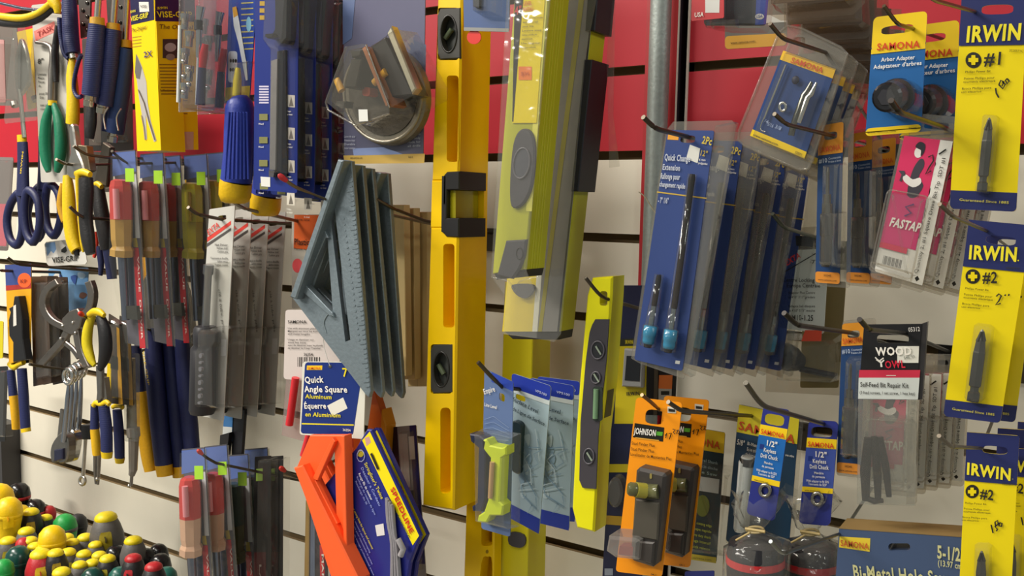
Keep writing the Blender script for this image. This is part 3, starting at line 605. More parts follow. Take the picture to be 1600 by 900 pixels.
# ================================================================ carded goods on the right
IY = C('#e6cf0a', 'print', .3); IN = C('#232a5e', 'print', .35); SB = C('#1f5f9e', 'print', .33); SY = C('#ecc81a', 'print', .33); SO = C('#e09428', 'print', .35); SR = C('#cf3d1c')
BIT = C('#5d5c58', 'metal', .35); CHR = C('#cfcdc8', 'chrome', .12); KEY = C('#232226', 'plastic', .35); MILK = clear('#efece6', .10, .12, .25); THIN = clear('#f7f7f5', .04, .07, .15)
h = .0008
def irwin(lbl, quad, d, num, tb, circ, nb, hand, bit, head, grp='yellow screwdriver bit cards'):
    it, q, b = card_item('bit_card', lbl, 'card pack', quad, d, IY, hole=(.55, .09, .24, .022), ru=.06, group=grp)
    b.mark(q.box(0, 0, 1, .015), h, IN); hv = head
    b.slab(q.rbox(0, .001, 1, hv, .05, square=1), h, h + .0002, IN, holes=[[q(.55 + .24 * math.copysign(abs(math.cos(t)) ** .6, math.cos(t)), .09 + .022 * math.copysign(abs(math.sin(t)) ** .6, math.sin(t))) for t in (6.28318 * (k + .5) / 16 for k in range(16))]]); b.mark(q.box(0, hv - .03, 1, hv), h + .0002, IN)
    b.mark(q.rbox(0, .922, 1, 1, .07), h, IN); b.mark(q.box(0, .915, 1, .945), h, IN)
    b.text('IRWIN', tb[0], tb[1], tb[2], h, C('#ecdc2c'), 4.2); b.mark(ell(tb[1][0] + 3, tb[1][1] - 1, 1.3, 1.3, 8), h, C('#ecdc2c'))
    x, y, r = circ; b.slab(ell(x, y, r, r, 24), h, h + .0002, INK); k = r * .62; o = r * .24
    b.mark([(x - o, y - k), (x + o, y - k), (x + o * 1.1, y - o * 1.1), (x + k, y - o), (x + k, y + o), (x + o * 1.1, y + o * 1.1), (x + o, y + k), (x - o, y + k), (x - o * 1.1, y + o * 1.1), (x - k, y + o), (x - k, y - o), (x - o * 1.1, y - o * 1.1)], h + .0004, IY)
    b.text(num, nb[0], nb[1], nb[2], h, INK, 2.5)
    x0, y0 = x - r, y + r + 8; sc = r / 12; dx = -1 * sc
    for i, (t, w_) in enumerate((('Phillips Power Bit', 38), ('', 0), ('Pointe Phillips pour', 46), ('tournevis electrique', 48), ('', 0), ('Broca Phillips para', 44), ('uso electrico', 30))):
        if t: b.text(t, (x0 + dx * i, y0 + i * 5.0 * sc), (x0 + dx * i + w_ * sc, y0 + i * 5.0 * sc + w_ * sc * (quad[1][1] - quad[0][1]) / 100), 3.4 * sc, h, C('#3a360e'), .8)
    b.text('3520571C', (nb[1][0] + 14, y - r * 1.05), (nb[1][0] + 36, y - r * 1.05 + 1), 3.6, h, C('#3a360e'), .5)
    for st in hand: b.stroke(st, 2.2, h, INK)
    b.text('Guaranteed Since 1885', q(.14, .962), q(.88, .966), 4, h, C('#cfc44a'), .8)
    (ax, ay), (bx, by), r = bit; s = it.part('screwdriver_bit', 'grey steel hex bit'); pts = lambda *t: [(ax + (bx - ax) * k, ay + (by - ay) * k) for k in t]
    s.tube(pts(0, .03, .14, .3, .32, .78, .8, .83, .86, .88, 1), [r * .15, r * .35, r * .75, r * .95, r, r, r * .72, r * .7, r * .72, r, r], BIT, .0045, 6, False)
    for sg in (-.45, .45): s.tube([(ax + sg * r * .4, ay + 3), (ax + (bx - ax) * .16 + sg * r * 1.3, ay + (by - ay) * .16)], [r * .16, r * .3], C('#46453f', 'metal', .4), .0062, 6)
    s = it.part('blister', 'clear blister'); rr = r * 1.75; ux, uy = (bx - ax) / math.dist(*bit[:2]), (by - ay) / math.dist(*bit[:2]); px, py = -uy, ux
    P4 = lambda t, w_: (ax + (bx - ax) * t + px * w_, ay + (by - ay) * t + py * w_)
    s.shell([P4(-.06, rr * .6), P4(-.06, -rr * .6), P4(-.02, -rr), P4(.98, -rr), P4(1.03, -rr * .7), P4(1.03, rr * .7), P4(.98, rr), P4(-.02, rr)], h + .0003, .0095, THIN, .0022)
    return it
irwin('yellow #1 screwdriver bit card in the top right corner', ((1503, -14), (1607, -18), (1588, 331), (1484, 326)), .2, '#1', ((1510, 66), (1594, 62), 25), (1521, 94, 12.5), ((1537, 102), (1563, 101), 20),
      [[(1556, 138), (1557, 146), (1561, 153)], [(1561, 133), (1564, 126), (1569, 128), (1566, 135), (1561, 133), (1567, 139), (1571, 132), (1566, 128)], [(1574, 123), (1577, 127), (1574, 131), (1571, 126), (1574, 123)]], ((1546, 184), (1534, 300), 8), .252)
irwin('yellow #2 screwdriver bit card, the upper of the two #2 cards', ((1514, 343), (1612, 352), (1563, 661), (1474, 650)), .23, '#2', ((1514, 404), (1588, 408), 22), (1520, 432, 11.5), ((1535, 441), (1558, 442), 18),
      [[(1557, 463), (1561, 459), (1565, 462), (1561, 470), (1556, 476), (1564, 474)], [(1570, 462), (1572, 460)], [(1576, 462), (1577, 459)]], ((1535, 515), (1520, 627), 9.5), .238).clone('yellow screwdriver bit card hidden behind the upper #2 card', .004, .016, -.002, 1)
irwin('yellow #2 screwdriver bit card in the bottom right corner', ((1511, 675), (1593, 681), (1578, 960), (1497, 950)), .225, '#2', ((1511, 740), (1579, 750), 19), (1519, 768, 10.5), ((1531, 777), (1552, 781), 16.5),
      [[(1549, 819), (1552, 832)], [(1556, 822), (1555, 815), (1559, 812), (1560, 818), (1555, 822), (1559, 826), (1557, 829)], [(1562, 816), (1566, 817), (1565, 822), (1561, 821), (1562, 816)]], ((1534, 861), (1531, 960), 8), .275).clone('yellow screwdriver bit card behind the bottom right #2 card', .012, .03, -.002, 0).clone('rearmost yellow screwdriver bit card on the bottom right hook', .02, .055, -.002, 0)
hook('brass peg hook across the top right corner', (1452, -6), (1462, 1), .245, r=3.6, mat=C('#8d7c58', 'metal', .4), via=(1570, 14, .2))
hook('grey hook carrying the upper yellow #2 card', (1468, 319), (1489, 338), .262, r=3.4, via=(1575, 362, .23))
hook('grey hook carrying the bottom right #2 card', (1467, 681), (1486, 698), .25, r=3.4, via=(1560, 704, .225))

# ---- arbor adapters
def arbor(lbl, quad, d, tb):
    it, q, b = card_item('adapter_card', lbl, 'card pack', quad, d, SB, hole=(.46, .125, .3, .035), ru=.09, group='blue and yellow arbor adapter cards')
    b.slab(q.rbox(0, 0, 1, .29, .09), h, h + .0002, SY, holes=[[q(.46 + .3 * math.copysign(abs(math.cos(t)) ** .6, math.cos(t)), .125 + .035 * math.copysign(abs(math.sin(t)) ** .6, math.sin(t))) for t in (6.28318 * (k + .5) / 16 for k in range(16))]])
    b.mark(q.box(0, .27, 1, .312), h + .0002, SY); b.mark(q.rbox(0, .935, 1, 1, .08), h, SY)
    b.text('SAMONA', q(.11, .285), q(.9, .3), 11, h, SR, 4); b.text('Arbor Adapter', q(.2, .385), q(.82, .392), 6.5, h, WHT, 2.2); b.text("Adaptateur d'arbres", q(.07, .44), q(.95, .445), 6.5, h, WHT, 2.2)
    b.text('www.samona.com', q(.04, .98), q(.55, .985), 3, h, INK, 1); b.text('59605', q(.78, .97), q(.92, .975), 3, h, INK, 1)
    cx, cy = q(.5, .68); k = math.dist(quad[0], quad[1]) / 84
    s = it.part('arbor_adapter', 'dark steel threaded adapter'); hs = [.001, .006, .0062, .011, .0112, .02, .0215]; rs = [27, 27, 21, 21, 24, 23, 19]
    s.tube([(cx + 5 * k - 900 * t * k, cy + 120 * t * k) for t in hs], [r * k for r in rs], C('#454549', 'metal', .35), hs, 22, False); c = s.fr.L((cx - 14 * k, cy + 2.5 * k), .0217)
    s.tube([(cx - 14.2 * k, cy + 2.6 * k), (cx - 14.6 * k, cy + 2.7 * k)], [14 * k, 13 * k], C('#5b5a60', 'metal', .4), [.0216, .0222], 6, False)
    s = it.part('blister', 'clear round blister'); s.shell(ell(cx + 3 * k, cy, 31 * k, 33 * k, 28), h, .023, THIN, .005)
arbor('front blue and yellow arbor adapter card', ((1365, 27), (1449, 17), (1439, 206), (1352, 213)), .2, 0)
arbor('rear blue and yellow arbor adapter card, half hidden', ((1414, 42), (1499, 31), (1494, 214), (1405, 220)), .165, 0)
hook('steel hook through the arbor adapter cards', (1381, 9), (1402, 38), .215, r=3.2, mat=C('#6b6350', 'metal', .35), via=(1427, 45, .2))

# ---- pilot bit blisters
it = Item('blister_pack', 'front tilted clear pack with two pilot bits on a blue card', 'blister pack', 1250, 90, .2, 'tilted pilot bit packs'); it.q = None
s = it.part('blister', 'clear moulded blister'); outer = [(1230, 40), (1252, 44), (1314, 74), (1324, 84), (1320, 98), (1270, 250), (1262, 264), (1250, 265), (1164, 228), (1153, 218), (1155, 204), (1217, 52)]
s.slab(outer, 0, .0007, MILK, holes=[rrect(1238, 58, 1258, 70, 4)]); inner = [(1222, 76), (1310, 106), (1258, 252), (1168, 216)]
s.shell(inner, .0007, .013, THIN, .005); s.tube([(x, y) for x, y in outer], 2.2, MILK, .0008, 6, closed=True)
b = it.part('card'); q = Quad((1224, 79), (1306, 108), (1257, 248), (1172, 212)); b.slab(q.box(0, 0, 1, 1), .0009, .0014, C('#27437c', 'print', .3)); hh = .0014
b.mark(q.box(0, 0, 1, .105), hh, C('#e8b82c')); b.text('SAMONA', q(.2, .095), q(.8, .09), 8.5, hh, C('#c8502a'), 3); b.mark(q.box(0, .925, 1, 1), hh, SY); b.text('www.samona.com', q(.05, .985), q(.5, .985), 4, hh, INK, 1); b.text('52071', q(.82, .985), q(.94, .985), 4, hh, INK, .8)
s = it.part('allen_key', 'thin steel rod'); s.tube([(1228, 101), (1197, 178), (1194, 186)], [1.6, 1.8, 1.2], CHR, .005, 8); s.tube(smooth_path([(1229, 101), (1199, 172), (1188, 200), (1196, 206)]), 1.0, CHR, .003, 6)
s = it.part('pilot_bit', 'pair of shiny pilot bits'); s.tube([(1268, 128), (1262, 142), (1257, 148), (1240, 195), (1236, 212)], [2.5, 5, 5.5, 5.2, 5], C('#74746e', 'chrome', .15), .006, 10); s.tube([(1276, 129), (1267, 148), (1262, 152), (1248, 192)], [2, 4.5, 4.5, 3.8], CHR, .007, 10)
s = it.part('rubber_plug'); s.ball((1243, 125), 6, C('#191c38', 'rubber'), .004, 1.1, .6); s = it.part('washer', 'bright steel washer'); s.tube(ell(1223, 167, 5, 6.5, 16), 2.4, CHR, .005, 8, closed=True)
for k, t in enumerate(((1191, 190), (1199, 196), (1211, 200))): b.text(('1/4', '5/16', '3/8')[k], t, (t[0] + 9, t[1] + 4), 6, hh, C('#9fb0d8'), .8)
it.clone('second tilted pilot bit pack, just behind the front one', .002, .017, -.003, .5).clone('third tilted pilot bit pack', .004, .034, -.005, -1).clone('rearmost tilted pilot bit pack, against the red wall', .004, .051, -.007, -2)
hook('dark hook through the tilted pilot bit packs', (1203, 37), (1222, 60), .235, r=3.4, via=(1290, 82, .2))

# ---- narrow orange headed cards
def narrow(lbl, quad, d, grp, tops, body, extra=None, mid='#10'):
    it, q, b = card_item('bit_card', lbl, 'card pack', quad, d, C('#22406e', 'print', .3), hole=(.5, .075, .26, .024), ru=.1, group=grp)
    hl = [[q(.5 + .26 * math.copysign(abs(math.cos(t)) ** .6, math.cos(t)), .075 + .024 * math.copysign(abs(math.sin(t)) ** .6, math.sin(t))) for t in (6.28318 * (k + .5) / 16 for k in range(16))]]
    b.slab(q.rbox(0, 0, 1, tops, .1), h, h + .0002, SO, holes=hl); b.mark(q.box(0, tops - .04, 1, tops), h + .0002, SO); b.mark(q.rbox(0, .93, 1, 1, .1), h, C('#d98a2e')); b.text('SAMONA', q(.08, tops - .015), q(.92, tops - .02), 9, h, C('#d05a22'), 3.5)
    b.text(mid, q(.06, tops + .05), q(.4, tops + .05), 7, h, C('#b9c2d2'), 1.5); b.text('Countersink', q(.45, tops + .035), q(.95, tops + .033), 3.5, h, C('#b9c2d2'), .8); b.text('Fraise a bois', q(.45, tops + .055), q(.95, tops + .053), 3.5, h, C('#b9c2d2'), .8)
    b.text('50245', q(.35, .957), q(.65, .957), 3.2, h, INK, .8); b.text('www.samona.com', q(.12, .985), q(.88, .985), 3, h, INK, .8)
    s = it.part('bit', 'dark steel bit and stop collar'); w_ = math.dist(quad[0], quad[1])
    s.tube([q(.42, v) for v in (.27, .3, .36, .44, .441, .5, .501, .56, .561, .6)], [w_ * k for k in (.03, .06, .07, .07, .14, .14, .2, .2, .1, .1)], C('#77756e', 'metal', .3), .006, 12, False)
    s.tube([q(.42, v) for v in (.56, .565, .7, .705, .86, .9)], [w_ * k for k in (.2, .26, .26, .21, .21, .12)], KEY, .007, 12, False)
    s = it.part('blister', 'clear narrow blister'); s.shell(q.rbox(.06, .24, .94, .915, .12), h, .016, THIN, .004); s.shell(q.rbox(.0, .55, .9, .9, .1), h, .02, THIN, .003)
    o = it.part('backing_shell', 'clear backing shell'); o.slab(q.rbox(0, -.02, 1.42, 1.02, .12), -.0012, -.0004, MILK, holes=[q.rbox(.3, .04, .7, .09, .05)])
    return it
narrow('front narrow orange topped card with black bit in blister', ((1279, 197), (1318, 190), (1312, 444), (1274, 441)), .19, 'narrow orange topped bit cards', .19, 0).clone('second narrow orange topped bit card', .008, .042, -.002, .5).clone('rearmost narrow orange topped bit card, behind the pink card', .016, .075, -.004, 0)
it2 = narrow('narrow orange topped #10 bit card left of the black repair kit', ((1316, 506), (1353, 503), (1344, 742), (1307, 738)), .165, None, .15, 0)
hook('dark hook through the narrow orange topped cards', (1210, 178), (1228, 194), .225, r=3.4, via=(1300, 212, .19))
hook('thick black hook reaching left above the chuck key pack', (1225, 489), (1245, 508), .2, r=4.2, mat=C('#2f2d2c', 'metal', .4), via=(1330, 520, .165))

# ---- pink screw tip cards
PINK = C('#cf3360', 'print', .3); GREYP = C('#8f7485', 'print', .35)
def pink(lbl, quad, d, grp):
    it, q, b = card_item('bit_card', lbl, 'card pack', quad, d, C('#d9d6cf', 'print', .3), ru=.06, group=grp)
    b.mark(q.box(0, 0, .74, .42), h, PINK); b.mark(q.box(.0, .42, .72, .78), h, C('#c9336f', 'print', .3)); r = random.Random(8)
    for k in range(24): u = .5 + .24 * r.random(); v = .02 + .7 * r.random(); b.mark(closed_path([q(min(u + .1 * r.uniform(.4, 1) * math.cos(a), .76), max(v + .035 * r.uniform(.5, 1) * math.sin(a), .005)) for a in (0, 1.3, 2.5, 3.8, 5)], 2), h, C(('#8f7485', '#a0728a', '#7d6f82')[k % 3]), lift=False)
    # picture of a worker with a drill
    b.mark(closed_path([q(.42, .15), q(.5, .155), q(.53, .2), q(.47, .28), q(.6, .33), q(.5, .42), q(.33, .42), q(.3, .33), q(.33, .22)], 3), h, C('#3f3a44')); b.mark(ell(*q(.36, .105), 6.5, 9, 14, 15), h, C('#e2dcd8')); b.mark(closed_path([q(.27, .065), q(.34, .03), q(.46, .045), q(.47, .1), q(.42, .13), q(.4, .09), q(.33, .08)], 3), h, C('#2b2830'))
    b.mark(closed_path([q(.15, .285), q(.22, .275), q(.36, .3), q(.5, .28), q(.54, .32), q(.4, .355), q(.2, .325)], 3), h, C('#e2dcd8')); b.mark([q(.04, .255), q(.16, .25), q(.2, .28), q(.16, .29), q(.15, .33), q(.1, .325), q(.12, .28)], h, C('#453f4a'))
    b.stroke([q(.58, .13), q(.66, .11), q(.7, .15), q(.64, .2), q(.6, .25), q(.7, .22)], 2.2, h, INK); b.stroke([q(.78, .1), q(.9, .06)], 2.4, h, INK)
    b.stroke([q(.5, .47), q(.34, .5), q(.48, .535), q(.36, .565)], 2.6, h, C('#5d2a66')); b.text('FASTAP', q(.1, .655), q(.72, .65), 14, h, WHT, 4, .1)
    b.lines(q, .08, .68, .6, .02, 4, C('#d98ab2'), 4); b.mark(q.box(.0, .78, .56, .82), h, C('#c8304f'))
    for k in range(15): b.mark(q.box(.12 + .026 * k, .87, .12 + .026 * k + (.014 if k % 3 else .007), .93), h, C('#6d6a66'), lift=False)
    b.mark(q.box(.74, 0, 1, 1), h, C('#dedbd3')); e0, e1 = q(.86, .93), q(.93, .12); b.text('Quantity 2, #1 Square Drive Bit Tip  SDT #1', e0, e1, 5.5, h, INK, .8, up=(-6, -1)); b.mark([q(.82, .965), q(.87, .945), q(.92, .965), q(.87, .985)], h, INK)
    s = it.part('hanger', 'milky plastic hanger'); s.slab(q.rbox(.08, -.17, 1.06, .01, .06), -.001, -.0002, MILK, holes=[q.rbox(.35, -.12, .85, -.07, .05)])
    s = it.part('blister', 'clear square bubble'); s.shell(q.rbox(-.09, .4, .76, .985, .1), h, .02, SHELL, .004); s.tube(q.rbox(-.09, .4, .76, .985, .1), 1.4, MILK, .0175, 6, closed=True); s.tube(q.rbox(-.09, .94, .76, 1.0, .03), 1.6, MILK, .012, 6, closed=True)
    o = it.part('backing_shell', 'clear backing shell'); o.slab(q.rbox(-.06, -.01, 1.05, 1.05, .08), -.0022, -.0014, MILK)
    return it
pink('front pink and white screw tip card with a picture of a man drilling', ((1413, 212), (1489, 221), (1441, 446), (1366, 424)), .2, 'pink screw tip cards').clone('second pink screw tip card, behind the front one', .007, .024, -.003, .5).clone('third pink screw tip card', .012, .048, -.005, 1).clone('rearmost pink screw tip card, beside the yellow #2 card', .017, .072, -.007, 1)
pink('pink screw tip card behind the black repair kit pack', ((1362, 585), (1438, 588), (1429, 768), (1354, 760)), .16, 'lower pink screw tip cards').clone('pink screw tip card, second behind the repair kit', .003, .015, -.0015, 0).clone('pink screw tip card, third behind the repair kit', .008, .029, -.002, 0).clone('pink screw tip card, fourth behind the repair kit', .014, .043, -.003, 0).clone('pink screw tip card, rearmost behind the repair kit', .02, .057, -.004, 0)
hook('black hook carrying the pink screw tip cards', (1392, 157), (1406, 176), .23, r=4.6, mat=C('#332f2d', 'metal', .4), via=(1486, 199, .2))

# ---- self-feed repair kit
it = Item('bit_kit', 'black self-feed bit repair kit with red owl lettering and screws in a bag', 'card pack', 1395, 560, .2); q = Quad((1350, 507), (1440, 506), (1432, 625), (1341, 624)); it.q = q
b = it.part('header_card'); b.slab(q.box(0, 0, 1, 1), 0, h, C('#1b1a1c', 'print', .3), holes=[rrect(1370, 523.5, 1420, 536, 5)]); b.slab([(1440, 506), (1449, 503), (1441, 624), (1432, 625)], -.004, .0003, C('#2f2d2e', 'print', .3))
b.text('05312', (1420, 518), (1438, 517), 7, h, C('#c9c6c2'), 1.2); b.text('WOOD', (1369, 555), (1425, 554), 13, h, WHT, 4); b.text('OWL', (1384, 575), (1415, 574), 12, h, C('#d4213c'), 4); b.stroke([(1368, 558), (1374, 564), (1381, 559)], 2, h, WHT); b.stroke([(1370, 561), (1377, 566), (1378, 573)], 3, h, WHT); b.stroke([(1377, 567), (1382, 562)], 2, h, WHT)
b.mark([(1343, 578), (1438, 578), (1437, 590), (1342, 590)], h, C('#c22b45')); b.mark([(1342, 590), (1437, 590), (1434.5, 624), (1341, 623)], h, C('#c9cfcc')); b.text('Self-Feed Bit Repair Kit', (1345, 604), (1420, 606), 8, h, INK, 1); b.text('(3 feed screws, 1 set screw, 1 hex key)', (1344, 615), (1430, 617), 5, h, INK, .6)
b.slab([(1402, 541), (1436, 541), (1435, 567), (1402, 567)], h, h + .0004, C('#d6d6cd')); b.text('$46.99', (1413, 561), (1430, 559), 5, h, C('#8b8d86'), .6); b.mark([(1385, 586), (1400, 586), (1400, 587), (1385, 587)], h, WHT)
s = it.part('bag', 'clear bag'); s.slab([(1341, 624), (1433, 625), (1430, 790), (1339, 788)], .005, .0056, clear('#f5f5f2', .06, .09, .35)); s.slab([(1341, 624), (1433, 625), (1430, 790), (1339, 788)], -.003, -.0024, SHELL); s.slab([(1418, 625), (1433, 625), (1430, 788), (1416, 788)], -.0022, .0042, MILK)
for pa, w_ in (([(1357, 684), (1352, 735), (1353, 782)], 8), ([(1366, 682), (1371, 740), (1372, 784)], 6.5), ([(1375, 683), (1384, 730), (1389, 776)], 6), ([(1352, 778), (1366, 783), (1380, 782)], 5)):
    f = it.part('feed_screw', 'black feed screw'); f.tube(pa, [w_ * .8, w_, w_ * .7], C('#2a2526', 'metal', .45), .001, 10)
hook('black hook carrying the repair kit', (1343, 499), (1357, 515), .225, r=4.2, mat=C('#2b2928', 'metal', .4), via=(1415, 521, .2))

# ---- white card and chuck key pack
it, q, b = card_item('product_card', 'white centre locking tap card with red diagonal stripe', 'card pack', ((1222, 392), (1295, 388), (1287, 522), (1219, 512)), .085, C('#ced3cd'))
b.stroke([(1221, 428), (1275, 396)], 1.6, h, INK); b.text('EXTA', (1230, 415), (1252, 402), 9, h, C('#d83a34'), 2.5, .2); b.text('Centre Locking M', (1224, 440), (1281, 441), 6.5, h, INK, 1.8); b.text('Europa Centrale', (1230, 449), (1282, 449), 6.5, h, INK, 1.8)
for k, t in enumerate(('Adaptor Plus Centre', "to 4'10\" 3'11\" grinders", '', 'Adapte les disques', "de 4'10\" 5'11\" meules")): b.text(t, (1232, 459 + 7 * k), (1274, 459 + 7 * k), 4, h, INK, .8) if t else None
b.text('M10-1.25', (1238, 500), (1271, 501), 9, h, INK, 2.5); b.text('72', (1269, 412), (1280, 411), 6, h, INK, .8)
s = it.part('hanger', 'clear plastic hanger'); s.slab([(1220, 358), (1300, 352), (1295, 390), (1221, 392)], -.001, -.0002, MILK); s.slab([(1243, 368), (1275, 370), (1274, 386), (1244, 384)], 0, .001, C('#23262c', 'plastic'))
hook('white tipped hook above the white tap card', (1207, 334), (1224, 355), .13, r=3.2, mat=C('#5a625a', 'metal', .4), via=(1275, 371, .085))
it, q, b = card_item('blister_pack', 'clear pack with a black chuck knob and orange price sticker', 'blister pack', ((1256, 440), (1322, 440), (1310, 606), (1250, 606)), .06, C('#8a7b50'))
s = it.part('chuck_knob', 'black knob'); s.tube([(1248, 566), (1234, 560), (1226, 556), (1222, 555)], [14, 21, 21, 17], KEY, [.004, .012, .02, .024], 18, False); s.tube([(1250, 576), (1308, 588)], 5, KEY, .006, 10)
s = it.part('blister', 'clear blister'); s.shell([(1206, 536), (1214, 528), (1300, 528), (1308, 536), (1306, 592), (1296, 604), (1206, 600)], .001, .03, THIN, .006); s.slab([(1200, 521), (1316, 521), (1312, 618), (1196, 612)], -.0006, 0, MILK)
s = it.part('price_sticker', 'orange red sticker'); s.slab([(1258, 516), (1284, 516), (1283, 533), (1252, 533)], .031, .0314, C('#dc4a2c'))

# ---- long extension packs
QC = C('#3a4c84', 'print', .28)
it, q, b = card_item('extension_pack', 'front blue quick change extension pack with two black rods', 'blister pack', ((1043, 203), (1116, 204), (1066, 580), (991, 562)), .2, QC, hole=(.46, .038, .16, .016), ru=.05, group='blue quick change extension packs')
b.mark([(1044, 209), (1061, 210), (1060, 219), (1043, 218)], h, C('#e8a034')); b.text('2Pc', (1097, 224), (1112, 227), 12, h, C('#d2b83a'), 2.5); b.text('12"', (1095, 243), (1105, 245), 9, h, C('#c8ae3e'), 2); b.text('6 mm', (1093, 251), (1103, 252), 3.5, h, WHT, 1); b.text('pulgadas', (1092, 256), (1106, 258), 3.5, h, WHT, 1)
for t, a_, c_, z in (('Quick Change', (1039, 250), (1079, 253), 10), ('Extension', (1036, 265), (1063, 267), 9), ('Rallonge pour', (1033, 279), (1063, 281), 9), ('changement rapide', (1031, 291), (1071, 295), 8)): b.text(t, a_, c_, z, h, C('#c5cad6'), 3)
b.mark([(1027, 299), (1105, 309), (1104.5, 311), (1026.5, 301)], h, C('#c8a848')); b.text('- 7" 1/6"', (1029, 317), (1045, 318), 9, h, C('#c5cad6'), 2); b.slab([(1078, 226), (1094, 232), (1090, 255), (1072, 248)], h, h + .0003, C('#dcdcd6')); b.mark([(1056, 563), (1063, 564), (1062, 569), (1055, 568)], h, C('#d8d8d8'))
for nm, pa, rr in (('extension_rod', [(1082, 272), (1081, 280), (1080, 288), (1055, 470), (1053, 482)], [4, 5.5, 5, 5, 5]), ('extension_rod', [(1030, 429), (1029, 436), (1023, 470), (1022, 478)], [3.5, 4.5, 4.5, 4.5])):
    s = it.part(nm, 'black rod with blue collar'); s.tube(pa, rr, C('#272428', 'metal', .4), .006, 12); (x, y) = pa[-1]; e = (x - 9, y + 66) if nm and x > 1040 else (x - 10, y + 62)
    f = lambda t: (x + (e[0] - x) * t, y + (e[1] - y) * t)
    s.tube([f(0), f(.48)], [4, 4.4], C('#9ba3a8', 'chrome', .15), .006, 12); s.tube([f(t) for t in (.5, .52, .74, .76, .86, .94, .95)], [8, 10.5, 10.5, 9.5, 9.5, 9, 6], C('#1685b2', 'plastic', .22), .008, 16); s.tube([f(.95), f(1.04)], [7, 6], C('#3c4250', 'metal'), .007, 12)
    k = it.part('rod_bubble', 'clear tube bubble'); g = (7.5, 12.5) ; k.tube([pa[0], pa[-1], f(.0), f(.49)], [7.5, 8, 9, 9.5], THIN, .006, 12); k.tube([f(.49), f(.5), f(1.0), f(1.02)], [9.5, 12.5, 12.5, 8], THIN, .008, 14)
s = it.part('blister', 'clear outer shell'); s.slab([(1052, 190), (1144, 188), (1150, 196), (1106, 420), (1080, 560), (1068, 592), (1000, 568), (986, 560), (1040, 205)], -.0015, -.0007, MILK); s.slab([(1117, 196), (1146, 190), (1104, 430), (1078, 590), (1066, 584)], -.0006, .009, THIN, .001)
for k, (bk, dx, t) in enumerate(((.04, .005, 'second blue quick change extension pack'), (.065, .010, 'third blue quick change extension pack'), (.09, .020, 'fourth blue quick change extension pack'), (.115, .030, 'rearmost blue quick change extension pack'))): it.clone(t, dx, bk, -.004 - .003 * k, (0, .4, -.3, .5)[k])
hook('dark hook with pale tip through the blue extension packs', (1005, 183), (1024, 201), .228, r=4, via=(1075, 214, .2))
it = Item('nylon_tie', 'thin clear nylon tie sticking out left of the blue extension packs', 'tie', 1005, 310, .1); it.own().tube(smooth_path([(998, 300), (1008, 308), (1022, 330), (1040, 352)]), .9, C('#b8b59a', 'plastic'), .0, 6)

# ---- red and blue USA packs at the top
it, q, b = card_item('product_card', 'red USA card at the top edge with a white price label', 'card pack', ((1082, -50), (1131, -50), (1131, 28), (1080, 33)), .15, C('#c22c33')); b.mark([(1102, -50), (1126, -50), (1124, 20), (1102, 20)], h, C('#d8d6d2')); b.text('USA', (1086, 27), (1100, 26), 7, h, WHT, 3)
it, q, b = card_item('blister_pack', 'blue and black USA clear pack at the top edge', 'blister pack', ((1100, -50), (1205, -50), (1196, 40), (1100, 40)), .125, C('#20242f')); b.mark([(1184, -50), (1205, -50), (1197, 38), (1180, 39)], h, C('#1c3c9c')); b.mark(ell(1187, 26, 7, 4.5), h, WHT); b.text('USA', (1182, 28.5), (1192, 27.5), 5, h, C('#1c3c9c'), 2); b.mark([(1128, -50), (1134, -50), (1134, 40), (1128, 40)], h, C('#3a3d48'))
s = it.part('blister', 'clear blister'); s.shell([(1102, -50), (1203, -50), (1194, 38), (1188, 46), (1135, 46), (1104, 41)], .001, .016, SHELL, .004); s.shell([(1098, 30), (1150, 28), (1150, 42), (1100, 42)], .016, .022, SHELL, .002)
it, q, b = card_item('product_card', 'orange edged grey card hanging on the red wall at the top', 'card pack', ((1131, -50), (1232, -50), (1229, 71), (1133, 77)), .06, C('#6a6862')); b.mark(q.rbox(0, .84, 1, 1, .06), h, C('#cf9c3e')); b.text('www.samona.com', (1142, 69), (1180, 66), 3.5, h, INK, .8); b.mark(q.box(0, .6, 1, .7), h, C('#b8b6ae'))
# clear packs seen from below at the top edge
it = Item('blister_pack', 'front milky clear pack at the top edge above the pilot bit packs', 'blister pack', 1270, 0, .2, 'milky clear packs at the top edge'); s = it.part('shell'); s.shell([(1196, -90), (1322, -100), (1330, -6), (1320, 4), (1212, 14), (1200, 8)], 0, .015, clear('#d8cdbf', .2, .12, .2, 1, '#a3968a'), .005, lip=True, lipw=.004)
b = it.part('backing_card'); b.slab([(1200, -95), (1325, -100), (1325, -4), (1205, 6)], -.001, 0, C('#7d7068', 'print', .4))
for k, t in enumerate(('second milky clear pack at the top edge', 'third milky clear pack at the top edge', 'fourth milky clear pack at the top edge', 'rearmost milky clear pack at the top edge, beside the brass hook')): it.clone(t, .004 * (k + 1), .019 * (k + 1), -.010 * (k + 1), -1.5 * (k + 1))

